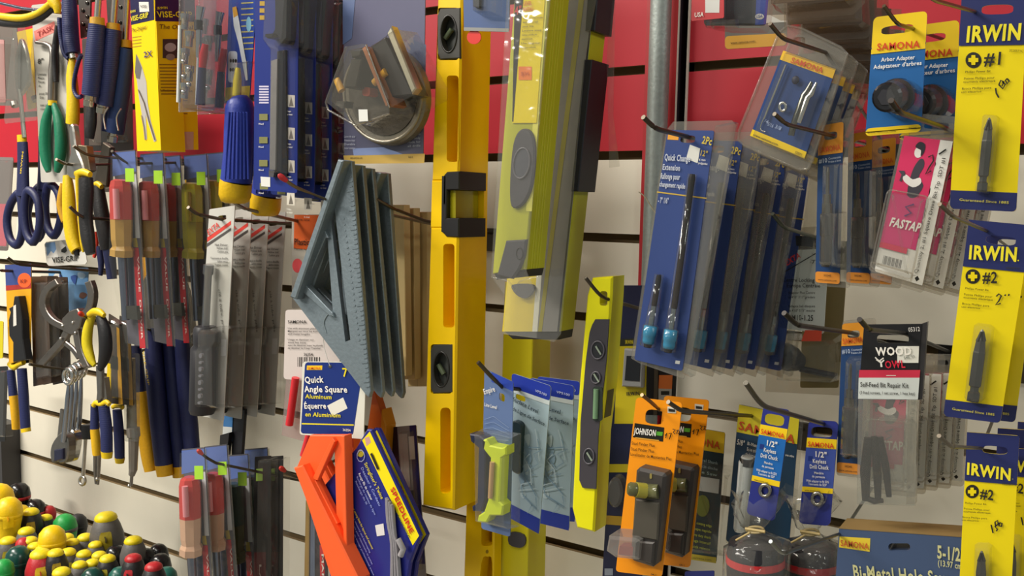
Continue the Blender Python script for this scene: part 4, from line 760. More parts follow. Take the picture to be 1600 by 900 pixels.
# ---- packs behind the torpedo level
it, q, b = card_item('card_pack', 'navy and yellow boxed pack hanging behind the torpedo level', 'card pack', ((966, 446), (1012, 446), (1002, 960), (938, 960)), .1, C('#1c2140', 'print', .4))
Y2 = C('#c2b21c', 'print', .35)
b.mark([(966, 532), (1011, 532), (1009, 662), (960, 662)], h, Y2); b.mark([(963, 530), (1011, 528), (1011, 540), (963, 541)], h, C('#2a2a18')); b.text('IRWIN', (978, 537), (990, 537), 6, h, Y2, 3); b.text('IRWIN', (980, 618), (1000, 617), 6, h, INK, 3)
for k in range(4): b.mark([(981, 622 + 5 * k), (1000, 622 + 5 * k), (999, 624 + 5 * k), (981, 624 + 5 * k)], h, C('#8c8218'), lift=False)
b.mark([(950, 725), (1004, 725), (1004, 738), (948, 738)], h, Y2); b.mark([(944, 805), (1000, 808), (1000, 823), (944, 819)], h, C('#a8861c')); b.mark([(945, 888), (958, 888), (958, 899), (945, 899)], h, C('#8b92a0'))
s = it.part('window', 'grey framed window'); s.slab([(975, 545), (1005, 547), (1003, 606), (971, 604)], .001, .006, C('#9b9da0', 'plastic', .3), .001); s.slab([(979, 556), (1001, 557), (999, 596), (976, 594)], .006, .0064, C('#23252b', 'plastic', .2)); s = it.part('blister', 'round clear blister'); s.shell(ell(960, 770, 14, 26), .001, .01, clear('#8c98a0', .15, .1), .003)
it, q, b = card_item('card_pack', 'black and orange pack beside the navy and yellow boxed pack', 'card pack', ((1003, 560), (1058, 562), (1054, 650), (1000, 648)), .07, C('#1d1b1a')); b.mark([(1030, 586), (1051, 586), (1050, 608), (1029, 607)], h, C('#b3602c')); b.mark([(1029, 607), (1050, 608), (1049, 626), (1029, 625)], h, C('#8f8a80')); b.mark([(1033, 611), (1046, 611), (1046, 617), (1033, 617)], h, INK); b.mark([(1023, 562), (1029, 562), (1027, 648), (1021, 648)], h, C('#4a4134'))

# ---- stud finder cards
JO = C('#f0940e', 'print', .33)
it, q, b = card_item('stud_finder_card', 'front orange stud finder card with black stud finder', 'card pack', ((994, 621), (1066, 629), (1034, 902), (962, 893)), .2, JO, hole=(.44, .1, .2, .042), ru=.07, group='orange stud finder cards')
b.mark([(992, 661), (1038, 668), (1036, 690), (989, 683)], h, C('#17150f')); b.text('JOHNSON', (991, 677), (1025, 681), 10, h, WHT, 3, .15); b.mark([(1026, 674), (1036, 675), (1035, 681), (1025, 680)], h, C('#52a030')); b.mark([(993, 683), (1030, 687.5), (1030, 689), (993, 685)], h, C('#d8a03a'))
for t, a_, c_ in (('Stud Finder Plus', (988, 694), (1024, 698)), ('Stud Finder Plus', (987, 703), (1023, 707)), ('Localizador de Montantes Plus', (986, 711), (1050, 719))): b.text(t, a_, c_, 5, h, C('#3a2408'), .8)
b.stroke([(1040, 680), (1043, 676), (1041, 684)], 1.6, h, INK); b.stroke([(1046, 677), (1050, 676), (1047, 686), (1050, 677)], 1.6, h, INK); b.stroke([(1052, 670), (1056, 671), (1053, 675), (1056, 678)], 1.6, h, INK); b.stroke([(1058, 672), (1061, 671), (1058, 677), (1062, 677)], 1.6, h, INK)
b.slab([(1043, 635), (1057, 637), (1056, 646), (1043, 645)], h, h + .0003, C('#d6d2c4')); b.mark([(1045, 638), (1055, 639.5), (1055, 643.5), (1045, 642.5)], h, INK); b.text('04-1', (1018, 898), (1026, 899), 3, h, INK, .5)
s = it.part('stud_finder', 'black plastic stud finder'); SF = C('#3b3735', 'plastic', .42); s.slab([(998, 731), (1037, 740), (1040, 745), (1023, 884), (1019, 887), (988, 877), (984, 870), (988, 815), (993, 736)], .001, .012, SF, .002); s.slab([(993, 780), (1030, 786), (1027, 845), (987, 838)], .012, .0135, C('#4a463e', 'plastic', .4), .0008); s.slab(rrect(1015, 740, 1018.5, 748, 1.4), .012, .0125, C('#8a7d44', 'plastic'))
v = it.part('vial', 'olive cylinder vial', s); v.tube([(1029, 768), (1010, 767), (1009.5, 767), (985, 764), (981, 763.5)], [11.5, 11.5, 11.5, 11, 8], C('#5d5e3e', 'plastic', .18), [.012, .013, .013, .022, .023], 16); v.tube([(1008, 767), (993, 765)], 12, C('#a39b3e', 'plastic', .15), [.014, .0195], 16)
s = it.part('sensor_box', 'clear box with red sensor'); s.slab([(950, 838), (992, 842), (998, 846), (996, 876), (960, 872), (946, 862)], .001, .02, clear('#e2dcda', .16, .08, .1), .002); s.slab([(968, 853), (990, 855), (988, 870), (966, 867)], .004, .012, C('#8c2626', 'plastic')); s.slab([(998, 846), (1022, 848), (1019, 882), (994, 876)], .001, .0145, SF, .001)
it.clone('rear orange stud finder card', .005, .036, -.004, .4)
hook('short steel hook through the orange stud finder cards', (1003, 617), (1018, 629), .215, r=3, mat=C('#7a6a54', 'metal', .4), via=(1030, 640, .2))
hook('grey hook reaching over the orange cards to the green backed card', (1044, 628), (1064, 642), .2, r=3.6, via=(1175, 650, .14))

# ---- blue SAMONA hole saw and chuck cards
TEAL = C('#1d3a52', 'print', .32)
it, q, b = card_item('hole_saw_card', 'dark green backed card with yellow header behind the orange cards', 'card pack', ((1062, 664), (1133, 676), (1119, 880), (1048, 870)), .125, C('#1c333a', 'print', .32))
b.mark(q.box(0, 0, 1, .16), h, C('#c5a522')); b.text('SAMONA', q(.05, .115), q(.92, .13), 12, h, C('#b8451e'), 4); b.mark(q.box(0, .955, 1, 1), h, C('#a8972a')); b.text('www.samona.com', q(.3, .985), q(.9, .985), 3, h, INK, .5)
for k, t in enumerate(('Mandrel Shank', 'Pour scie cloche', 'Hole Saw')): b.text(t, q(.35, .24 + .045 * k), q(.9, .25 + .045 * k), 5, h, C('#8ea6a8'), 1)
b.mark(q.box(.38, .36, .95, .47), h, C('#a9aeac')); b.mark(ell(*q(.62, .58), 11, 17), h, C('#5f6a30'))
for k in range(5): b.text(('Fast cutting edge', 'Coupe rapide', 'Heavy duty shank', 'Usage intensif', 'Quick release')[k], q(.4, .72 + .045 * k), q(.86, .73 + .045 * k), 4.5, h, C('#a9b43c'), 1)
s = it.part('blister', 'clear blister'); s.shell(q.rbox(.3, .3, 1.2, .97, .06), .001, .02, THIN, .005)
it, q, b = card_item('hole_saw_card', 'teal 5/8 hole saw card with wide yellow header', 'card pack', ((1155, 632), (1249, 652), (1232, 862), (1134, 846)), .14, TEAL)
b.mark(q.box(0, 0, 1, .2), h, C('#d3c128')); b.text('SAMONA', q(.03, .175), q(.96, .2), 14, h, C('#c04a20'), 4); b.text('5/8"', q(.03, .285), q(.15, .29), 9, h, WHT, 2)
for k, t in enumerate(('Bi-Metal Hole Saw', 'Scie emporte piece', 'bimetallique')): b.text(t, q(.2, .275 + .04 * k), q(.62, .287 + .04 * k), 5.5, h, WHT, 1.4)
b.text('avec arbre', q(.83, .3), q(.97, .3), 4, h, WHT, .8)
s = it.part('hole_saw', 'white cylinder'); s.tube([(1168, 714), (1166, 724), (1166, 728), (1158, 826), (1158, 830)], [9, 12, 12, 12, 10], C('#cdd3d2', 'plastic', .3), .012, 16); s.tube([(1168, 716), (1167, 727)], [11.5, 12.4], C('#4b4d50', 'metal'), .012, 16)
s = it.part('blister', 'clear blister'); s.shell(q.rbox(.04, .36, .38, .95, .08), .001, .026, THIN, .005); s.shell(q.rbox(-.02, 0, 1.06, 1.02, .05), -.003, -.001, MILK, .002)
def chuck(lbl, quad, d, col, t0):
    it, q, b = card_item('chuck_card', lbl, 'card pack', quad, d, C('#28307e', 'print', .3), hole=(.47, .11, .36, .05), ru=.16, group='blue keyless chuck cards')
    b.mark(q.box(0, .17, 1, .265), h, SY); b.text('SAMONA', q(.07, .25), q(.93, .255), 8, h, SR, 3.2); b.mark(q.box(0, .265, 1, .64), h, col)
    b.text('1/2"', q(.35, .345), q(.72, .348), 9, h, WHT, 3); b.text('Keyless', q(.28, .405), q(.72, .405), 6.5, h, WHT, 2); b.text('Drill Chuck', q(.2, .46), q(.82, .46), 6.5, h, WHT, 2); b.text('Mandrin', q(.36, .51), q(.66, .51), 4, h, WHT, 1); b.text('de perceuse', q(.3, .545), q(.72, .545), 4, h, WHT, 1); b.text('With adapter to fit SDS', q(.12, .59), q(.86, .59), 4, h, WHT, 1); b.text('Tournevis de SDP', q(.2, .62), q(.8, .62), 4, h, WHT, 1)
    b.mark(q.box(0, .64, 1, .69), h, SY); b.text('www.samona.com', q(.1, .68), q(.6, .68), 3, h, INK, .6); b.mark(q.box(.1, .345, .25, .39), h, C('#1c3480'))
    s = it.part('grommet', 'metal eyelet'); c = q(.52, .75); s.tube(ell(*c, 8, 9, 18), 3, C('#a5a29a', 'metal'), .002, 8, closed=True)
    return it, q
chuck('blue keyless drill chuck card nearest the viewer, hanging at an angle', ((1193, 634), (1235, 641), (1210, 815), (1166, 803)), .2, C('#1b63ae', 'print', .3), 0)
chuck('purple blue keyless drill chuck card further right, beside the repair kit', ((1264, 656), (1310, 659), (1297, 822), (1248, 818)), .17, C('#3b4f9c', 'print', .3), 0)
hook('grey hook carrying the keyless drill chuck cards', (1165, 598), (1190, 634), .225, r=4.2, mat=C('#55524a', 'metal', .35), via=(1298, 664, .17), curl=.02)
def bagged(lbl, cx, top, neck, wd, d, grp='bagged drill chucks'):
    it = Item('drill_chuck', lbl, 'drill chuck', cx, neck, d, grp); b = it.part('chuck_body', 'black chuck with red ring'); ys = [neck + 15, neck + 19, neck + 38, neck + 41, neck + 52, neck + 54, neck + 100, neck + 150]
    b.tube([(cx, y) for y in ys[:4]], [wd * .6, wd * .9, wd, wd], KEY, .0, 24, False); b.tube([(cx, y) for y in ys[3:5]], [wd * 1.02] * 2, C('#b8282c', 'plastic'), .0, 24, False); b.tube([(cx, y) for y in ys[4:]], [wd, wd, wd * .96, wd * .7], KEY, 0, 24, False)
    r = random.Random(int(cx)); bm = it.part('bag', 'crumpled clear bag'); vs = []; ns = 28; prof = [(top, wd * .85, .5), (top + (neck - top) * .35, wd * .8, .38), (neck - 10, wd * .42, .25), (neck, wd * .24, .1), (neck + 10, wd * .6, .2), (neck + 22, wd * 1.1, .14), (neck + 60, wd * 1.16, .06), (neck + 150, wd * 1.1, .05)]
    for (y, rad, wob) in prof:
        for k in range(ns):
            a = 6.28318 * k / ns; rr = rad * (1 + wob * math.sin(3 * a + y) * .7 + wob * r.uniform(-.6, .6)); p = bm.fr.L((cx + rr * math.cos(a), y + (r.uniform(-9, 9) if y == top else 0)), 0); p.z = rr * bm.fr.mpp((cx, y)) * math.sin(a) * .95; vs.append(p)
    fs = [(i * ns + k, i * ns + (k + 1) % ns, (i + 1) * ns + (k + 1) % ns, (i + 1) * ns + k) for i in range(len(prof) - 1) for k in range(ns)]; bm.add(vs, fs, clear('#f8f8f5', .07, .1, .8), True)
    t = it.part('twist_tie', 'tan twist tie'); t.tube(ell(cx, neck, wd * .3, 5, 16), 2.2, C('#b09a66', 'plastic'), 0.0, 6, closed=True); t.tube([(cx - 8, neck + 4), (cx - 30, neck + 16)], 1.8, C('#b09a66', 'plastic'), .012, 6); t.tube([(cx - wd * .35, neck - 2), (cx + wd * .35, neck + 3)], 2.6, C('#b09a66', 'plastic'), .012, 6)
bagged('bagged black drill chuck with red ring, the left one at the bottom', 1180, 775, 828, 44, .2); bagged('bagged black drill chuck with red ring, left of the hole saw box', 1266, 765, 832, 44, .16)

# ---- hole saw box
it = Item('hole_saw_box', 'slate blue bi-metal hole saw box at the bottom edge', 'box', 1400, 860, .2); q = Quad((1311, 826), (1512, 840), (1512, 985), (1300, 985)); b = it.part('carton'); b.slab(q.box(0, 0, 1, 1), -.02, 0, C('#3f5070', 'print', .3), holes=[rrect(1388, 849, 1422, 861, 5)]); b.slab([(1311.2, 824.5), (1512, 838.5), (1512, 840), (1311, 826)], -.0205, .0002, C('#8a7146', 'wood'))
b.mark([(1312, 838), (1360, 841), (1359, 862), (1311, 855)], 0, C('#d6bc34')); b.text('SAMONA', (1314, 852), (1358, 858), 10, 0, C('#b5522a'), 3); CR = C('#c2bf8a'); b.text('5-1/2', (1465, 871), (1501, 876), 21, 0, CR, 3.5); b.text('(13.97 cm)', (1466, 883), (1506, 889), 10, 0, CR, 2); b.text('Bi-Metal Hole Saw', (1335, 902), (1484, 914), 22, 0, CR, 4)
hook('steel hook along the front of the hole saw box', (1204, 846), (1222, 866), .24, r=3.2, mat=C('#6f7472', 'metal', .3), via=(1402, 850, .19))

it, q, b = card_item('product_card', 'navy card top edge at the bottom border right of the orange cards', 'card pack', ((1070, 893), (1116, 892), (1114, 975), (1068, 975)), .19, C('#232c70', 'print', .3)); b.mark(q.box(.1, .3, .9, .6), h, SY)

# ================================================================ pliers, drivers and cards on the left
NV = C('#252c5c', 'ribbed', .5); NV2 = C('#1d2350', 'rubber', .5); YG = C('#e8c40c', 'rubber', .45); BKG = C('#201f22', 'rubber', .5); STL = C('#c9c4bb', 'metal', .3); SGR = C('#99938c', 'metal', .36); GRN = C('#157a58', 'rubber', .45)
def tubes(it, nm, label, path, rad, m, hh=0, flat=.8, seg=12, up=None):
    b = it.part(nm, label, up); p = smooth_path(path, 3); n = len(p)
    if isinstance(rad, (list, tuple)): k = [(r,) for r in rad]; rad = [q[0] for q in smooth_path(k, 3)] if len(rad) == len(path) else rad[0]
    b.tube(p, rad, m, hh, seg, True, flat); return b

# ---- far left edge
it, q, b = card_item('blister_pack', 'pinkish pack cut off by the left edge beside the scissors', 'blister pack', ((-40, 60), (6, 62), (9, 160), (-38, 160)), .16, C('#b98a88')); s = it.part('blister', 'clear blister'); s.shell(q.box(.2, .05, .98, .95), h, .012, SHELL, .003)
it, q, b = card_item('blister_pack', 'grey and pink tall pack cut off by the left edge below the scissors handles', 'blister pack', ((-40, 244), (21, 246), (12, 392), (-40, 390)), .1, C('#7d7472')); b.mark(q.box(.7, .5, .95, .95), h, C('#cf5f70')); s = it.part('blister', 'clear blister'); s.shell(q.box(.2, .03, .97, .97), h, .012, SHELL, .003)
it = Item('pliers', 'yellow and black pliers handle reaching across the top left corner', 'pliers', 40, 20, .2)
tubes(it, 'handle', 'black grip', [(-30, 30), (5, 35), (35, 36), (62, 28), (84, 10)], [6, 7, 7, 6.5, 6], BKG, 0); tubes(it, 'handle', 'yellow grip top', [(-30, 20), (5, 26), (35, 28), (60, 20), (80, 4)], [4, 5.5, 5.5, 5, 5], YG, .004); tubes(it, 'handle', 'yellow grip', [(78, -30), (84, 0), (89, 10), (90, 21)], [9, 11, 8, 5], YG, .002)
it = Item('steel_rod', 'thin shiny rod above the pliers in the top left corner', 'rod', 30, 10, .17); it.own().tube([(-20, 0), (35, 13), (95, 20)], 2.6, C('#8d92a8', 'chrome', .2), 0, 8)

# ---- big scissors
it = Item('scissors', 'navy handled scissors hanging blades up in a clear sleeve', 'scissors', 35, 220, .165, 'navy handled scissors')
s = it.part('blade', 'grey steel blade'); s.slab(closed_path([(31, 60), (38, 74), (43, 100), (43, 128), (36, 142), (29, 150), (24, 138), (22, 110), (25, 80)], 3), -.002, .002, STL, .0012); s.slab([(30, 62), (32, 62), (31, 140), (28, 138), (27, 100)], .002, .0035, C('#c9c4bb', 'metal', .25)); s.tube([(30, 138), (34, 172), (38, 215)], [6, 5, 5.5], STL, .001, 10, True, .5); s.tube([(22, 160), (24, 166)], 6, SGR, .003, 10)
s = it.part('collar', 'yellow collar'); s.tube([(34, 211), (34.5, 222)], 9.5, YG, 0, 12, True, .6)
s = tubes(it, 'handle', None, [(35, 222), (36, 250), (36, 282), (36, 306)], [12, 13, 14, 16], NV2, 0, .45); s.text('IRWIN', (34.5, 271), (38, 237), 4.5, .0075, YG, 2, up=(-5, 0)); s.tube(closed_path([(30, 302), (17, 318), (11, 345), (16, 374), (28, 382), (35, 360), (34, 325)], 4), 7, NV2, 0, 10, True, .8, True); s.tube(closed_path([(42, 300), (38, 330), (42, 365), (53, 378), (62, 352), (60, 318), (52, 302)], 4), 7, NV2, .003, 10, True, .8, True)
s = it.part('sleeve', 'clear plastic sleeve'); s.slab([(20, 42), (38, 38), (58, 170), (57, 188), (8, 193), (6, 186)], .005, .0056, SHELL)
it.clone('second navy handled scissors, behind the first', .012, .019, .008, 0)
it, q, b = card_item('product_card', 'plain yellow card behind the scissors blades', 'card pack', ((26, 50), (51, 44), (56, 168), (44, 172)), .13, C('#d9b522'))

# ---- white card with green pliers
it, q, b = card_item('pliers_card', 'grey white card with green handled pliers and a salmon label', 'card pack', ((49, 8), (103, 2), (110, 284), (64, 285)), .158, C('#bdb9b1'))
b.mark([(53, 49), (85, 33), (88, 49), (56, 64)], h, C('#e8837a')); b.text('TASK', (60, 58), (85, 46), 8, h, C('#8c3434'), 1.5, .1); b.text('8"', (60, 100), (69, 99), 8, h, INK, 2)
for k, t in enumerate(('Linemans', 'Pliers', 'Pinces', 'de', '', 'pour fils', 'Grip', '', 'avec prise', 'coussin')): b.text(t, (60 + .5 * k, 118 + 6 * k), (60 + .5 * k + 1.6 * len(t), 118 + 6 * k), 4, h, INK, .8) if t else None
p = it.part('plier_jaw', 'steel jaw with black tip'); p.tube(smooth_path([(57, 66), (72, 69), (82, 78), (82, 110), (81, 160)], 3), [3] * 3 + [4] * 3 + [5] * 3 + [6] * 4, SGR, .006, 10); p.tube([(90, 40), (86, 80), (88, 128)], [4, 5.5, 4], BKG, .008, 10)
for lab, pa in (('green grip', [(79, 163), (72, 190), (70, 225), (72, 250), (76, 268)]), ('green grip', [(84, 163), (92, 190), (95, 225), (93, 252), (89, 268)])): tubes(it, 'handle', lab, pa, [5, 9, 10, 9, 5], GRN, .008, .8)
s = it.part('collar', 'yellow collar'); s.tube([(82, 157), (82, 165)], 7.5, YG, .008, 12, True, .8); s = it.part('red_tip'); s.ball((57, 65), 3, C('#a82a2a', 'rubber'), .006)

# ---- navy locking pliers
it = Item('locking_pliers', 'navy gripped pliers with a yellow lower handle beside the grey white card', 'pliers', 112, 60, .17)
tubes(it, 'grip', None, [(107, -30), (109, 20), (111, 60), (114, 84)], [12, 13.5, 14, 13], NV, 0, .8); s = it.part('collar', 'steel collar'); s.tube([(114.5, 84), (116, 92)], 7, C('#b9b5ac', 'metal'), 0, 12)
tubes(it, 'handle', 'yellow handle', [(113, 92), (112, 118), (114, 150), (114, 178), (113, 194)], [6, 10, 11.5, 12.5, 12], YG, 0, .7); tubes(it, 'spring_arm', None, [(127, 86), (122, 98), (116, 125), (116, 142), (122, 152), (128, 150)], 3.2, NV, .003, 1); tubes(it, 'spring_arm', None, [(93, 28), (95, 55), (100, 82), (108, 92)], 3.8, NV, .002, 1)
tubes(it, 'jaw', 'steel jaw', [(113, 194), (115, 215), (120, 232)], [6, 5, 3], SGR, 0, .6)
for lab, gp, band, rod, nut, end, d in (
    ('first navy gripped locking pliers left of the yellow box, with black tip', [(152, 38), (148, 90), (142, 149)], (152, 28, 12), (156, -30), (140, 152), [(143, 160), (142, 190), (140, 216)], .185),
    ('second navy gripped locking pliers left of the yellow box', [(177, 46), (172, 100), (164, 164)], (177, 37, 11), (182, -30), (160, 163), [(166, 168), (165, 182), (163, 205)], .172),
    ('third navy gripped locking pliers, touching the yellow box', [(197, 75), (190, 130), (179, 207)], (196, 63, 10.5), (200, -20), (177, 208), [(186, 170), (184, 190), (180, 208)], .160)):
    it = Item('locking_pliers', lab, 'pliers', *gp[0], d, 'navy gripped locking pliers')
    tubes(it, 'grip', None, gp, [14, 16, 15.5], NV if d != .16 else C('#1f3568', 'rubber', .5), 0, .85); x, y, r = band; s = it.part('band', 'yellow band'); s.tube([(x, y), (x, y + 12)], [r, r + 1], C('#c2941c', 'rubber'), 0, 14, True, .85)
    s = it.part('steel_rod', 'steel rod'); s.tube([rod, (x, y)], 5, STL, 0, 12); s = it.part('adjusting_screw', 'shiny screw'); s.tube([(nut[0], nut[1] - 3), (nut[0] - 1, nut[1] + 4), (nut[0] - 1, nut[1] + 5), (nut[0] - 2, nut[1] + 14)], [6, 6.5, 8, 7.5], C('#c8bfae', 'chrome', .2), .003, 8, False)
    tubes(it, 'lever', 'black end' if d > .18 else None, end, [9, 11, 8] if d > .18 else [5, 6, 6], BKG if d > .18 else NV2, -.006, .7)
    if d < .18: tubes(it, 'release_wire', 'steel wire loop', [(end[0][0] + 3, end[0][1]), (end[0][0] - 4, end[0][1] + 14), (end[0][0] - 1, end[0][1] + 34)], 1.3, STL, .008, 1, 6)
for lab, qd, d in (('left perforated steel strip above the navy pliers', ((120, -40), (142, -40), (140, 55), (126, 60)), .14), ('right perforated steel strip above the navy pliers', ((164, -40), (200, -40), (192, 70), (170, 70)), .13)):
    it = Item('steel_strip', lab, 'steel strip', qd[0][0], 0, d, 'perforated steel strips'); q = Quad(*qd); b = it.own(); b.slab(q.box(0, 0, 1, 1), -.002, 0, C('#6f6a66', 'metal', .4)); 
    for k in range(6): b.slab(ell(*q(.3 + .4 * (k % 2), .35 + .11 * k), 2.4, 3.2, 10), 0, .001, C('#2a2725', 'metal', .4)); b.ball(q(.32 + .4 * (k % 2), .34 + .11 * k), 1.3, C('#d4cfc6', 'chrome'), .001, nu=6, nv=4)

# ---- yellow carton
it = Item('plier_carton', 'yellow carton with a picture of locking pliers and navy top band', 'carton', 225, 120, .18); b = it.part('carton'); fq = [(202, -40), (239, -40), (251.5, 235), (214.5, 236)]; YB2 = C('#efcf08', 'print', .3); b.slab(fq, -.029, 0, YB2)
b.mark([(202, -40), (239, -40), (241.2, 31), (205, 39)], 0, C('#241f48', 'print', .3)); b.text('VISE-GRIP', (205.5, 34), (233, 27), 8, 0, YT, 2.5); b.text('IRWIN', (205, 21), (213, 19), 4, 0, YT, 1.5); b.text('The Original', (206, 51), (229, 45), 6, 0, C('#6d4a10'), .8, .3)
for k in range(4): b.mark([(207, 58 + 5 * k), (221, 56 + 5 * k), (221, 57.5 + 5 * k), (207, 59.5 + 5 * k)], 0, C('#a8861a'), lift=False)
b.text('2X', (226, 90), (239, 88), 9, 0, C('#3a2f6e'), 2.5); b.slab([(217, 3), (232, 3), (233, 18), (218, 19)], 0, .0004, C('#dedad2')); b.text('VISE', (220, 12), (230, 12), 4, .0004, INK, .5)
PL = C('#b5b0ac', 'print'); b.mark([(213, 84), (217, 92), (222, 104), (229, 128), (231, 160), (236, 190), (245, 220), (241, 222), (233, 196), (228, 180), (230, 218), (226, 218), (222, 180), (217, 150), (214, 125), (211, 112)], 0, PL); b.mark([(213, 84), (218, 96), (222, 106), (219, 124), (213, 122), (211, 112)], 0, C('#6b6663')); b.stroke([(217, 140), (226, 160), (234, 190), (243, 219)], 2, 0, C('#6b5a4a')); b.stroke([(222, 180), (226, 200), (228, 219)], 2, 0, C('#8f7c68'))
sf = Frame(*(243, 100), .18, yaw=90); sf.o = it.fr.M @ V((b.loc([(245.5, 100)], 0)[0].x, 0, 0)); sf.M = Matrix(((sf.x.x, sf.y.x, sf.n.x, sf.o.x), (sf.x.y, sf.y.y, sf.n.y, sf.o.y), (sf.x.z, sf.y.z, sf.n.z, sf.o.z), (0, 0, 0, 1))); sf.I = sf.M.inverted()
s = it.part('side_panel', 'side panel with text and barcode', fr=sf); hh = .0012
Z = lambda x0, y0, x1, y1: [(x0, y0), (x1, y0), (x1, y1), (x0, y1)]
s.slab([(241, -40), (303, -40), (310, 234), (252.5, 234)], 0, hh, YB2); s.mark([(241, -40), (303, -40), (305, 34), (242.5, 33)], hh, C('#241f48', 'print', .3)); s.text('VISE-GRIP', (245, 27), (300, 27), 9, hh, YT, 3); s.text('IRWIN', (245, 15), (261, 14), 4, hh, YT, 1.5); s.text('The Original', (248, 45), (300, 46), 7, hh, C('#6d4a10'), .8, .3)
s.mark(Z(254, 61, 278, 91), hh, C('#3b3830')); s.mark(ell(266, 74, 9, 7), hh, C('#a8a49a')); s.mark(ell(266, 89, 7, 5), hh, C('#8c8676'))
for k in range(19): s.mark(Z(249 + .3 * k, 100 + 5.1 * k, 275 + (k % 4) * 6, 102 + 5.1 * k), hh, C('#9a7c14'), lift=False)
s.text('Lifetime guarantee', (250, 143), (300, 144), 4, hh, C('#6d5210'), .8); s.mark(Z(261, 206, 302, 234), hh, C('#c9a88c'))
for k in range(15): s.mark(Z(264 + 2.5 * k, 208, 264 + 2.5 * k + (1.5 if k % 3 else .8), 232), hh, C('#6a4a3a'), lift=False)

# ---- bit driver packs with red handles
it = Item('driver_pack', 'front clear pack with chrome sockets and a red handled driver', 'blister pack', 300, 90, .19, 'chrome socket driver packs'); b = it.part('blister', 'clear tall blister')
b.slab([(281, -40), (338, -40), (334, 172), (280, 175)], 0, .0006, clear('#eef0f4', .05, .1, .2)); b.shell([(283, -40), (336, -40), (333, 168), (281, 171)], .001, .02, clear('#f2f3f6', .04, .06, .35), .004); b.tube([(281, -40), (280, 175), (334, 172)], 1.5, MILK, .001, 6)
s = it.part('socket_row', 'chrome sockets'); 
for k in range(5): s.tube([(289 + (k % 2) * 7, 22 + 27 * k), (289 + (k % 2) * 7, 32 + 27 * k), (289 + (k % 2) * 7, 33 + 27 * k), (288 + (k % 2) * 7, 46 + 27 * k)], [7.5, 7, 5.5, 5.5], CHR, .008 + .004 * (k % 2), 10); s.ball((287 + (k % 2) * 8, 96 + 12 * k), 4.2, CHR, .016, nu=8, nv=6)
s.tube([(282, 40), (279, 160)], 3.5, C('#d8dcd8', 'plastic', .2), .006, 8)
s = it.part('driver', 'steel driver with red handle'); s.tube([(314, 10), (311, 32), (311, 50), (310, 90)], [7, 5, 5, 4], CHR, .01, 10); s.tube([(310, 32), (310, 47)], 6.5, BKG, .0105, 10); s.tube([(321, 69), (318, 86), (316, 106)], [5, 6.5, 5.5], C('#b31c28', 'plastic', .25), .012, 12); s.tube([(316, 106), (313, 164)], [6, 7.5], C('#282a4a', 'plastic', .25), .012, 12)
it.clone('second clear pack with chrome sockets and a red handled driver', -.003, .024, .0, -.5)

# ---- multi bit drivers: card on top, big blue handle below
it, q, b = card_item('multibit_driver', 'front big blue screwdriver handle with yellow end on a blue knife card', 'screwdriver', ((359, -40), (404, -40), (390, 153), (352, 158)), .17, C('#2b4594', 'print', .3), part='card', group='big blue handled drivers')
b.mark([(352, 137), (391, 134), (390, 153), (352, 158)], h, YG); b.mark(rrect(357, 80, 371, 129, 4), h, C('#d8dade')); b.mark(ell(389, 38, 4, 12), h, C('#7fb4cc'))
for k in range(6): b.mark(ell(361 + 4 * (k % 3), 95 + 14 * (k // 3), 1.7, 3), h, INK)
b.mark([(364, 12), (370, 10), (374, 30), (386, 100), (388, 125), (385, 126), (374, 70), (366, 40)], h, C('#dfe0dc')); b.mark([(364, 12), (370, 10), (373, 24), (366, 28)], h, C('#e0a020')); b.mark([(368, 32), (372, 30), (382, 84), (378, 82)], h, C('#23283c')); b.mark([(380, 84), (386, 98), (386, 104), (381, 96)], h, C('#e0b020'))
for k in range(9): b.mark([(362, 46 + 0), (362, 46)] and [(377, 4 + 9 * k), (396, 3 + 9 * k), (396, 5 + 9 * k), (377, 6 + 9 * k)], h, C('#b5a860'), lift=False)
s = it.part('neck', 'yellow neck'); s.tube([(372, 106), (371, 125), (370, 150)], [4, 6.5, 7], C('#e2cc30', 'plastic', .25), .012, 12)
HB = C('#2a3c9c', 'rubber', .4); s = it.part('handle', 'fluted blue grip'); s.tube([(374, 153), (375, 158), (375, 170), (374, 200), (373, 240), (369, 284)], [14, 19, 22.5, 23, 23, 24], HB, .012, 10, True, 1); 
for k in range(7): s.tube([(358 + 4.6 * k, 175), (352 + 6 * k, 280)], 2, HB, .033 - abs(k - 3) * .0025, 6)
s = it.part('end_cap', 'yellow end cap'); s.tube([(369, 284), (368, 290), (367, 306), (367, 315), (367, 318)], [24.6, 25, 24.6, 21, 14], C('#e3b80e', 'rubber', .4), .012, 20)
s = it.part('blister', 'clear blister'); s.shell([(361, 95), (384, 92), (388, 150), (354, 156)], h, .024, THIN, .004)
it.clone('second big blue screwdriver handle with yellow end, behind the blue cards', -.006, .042, -.012, 0)

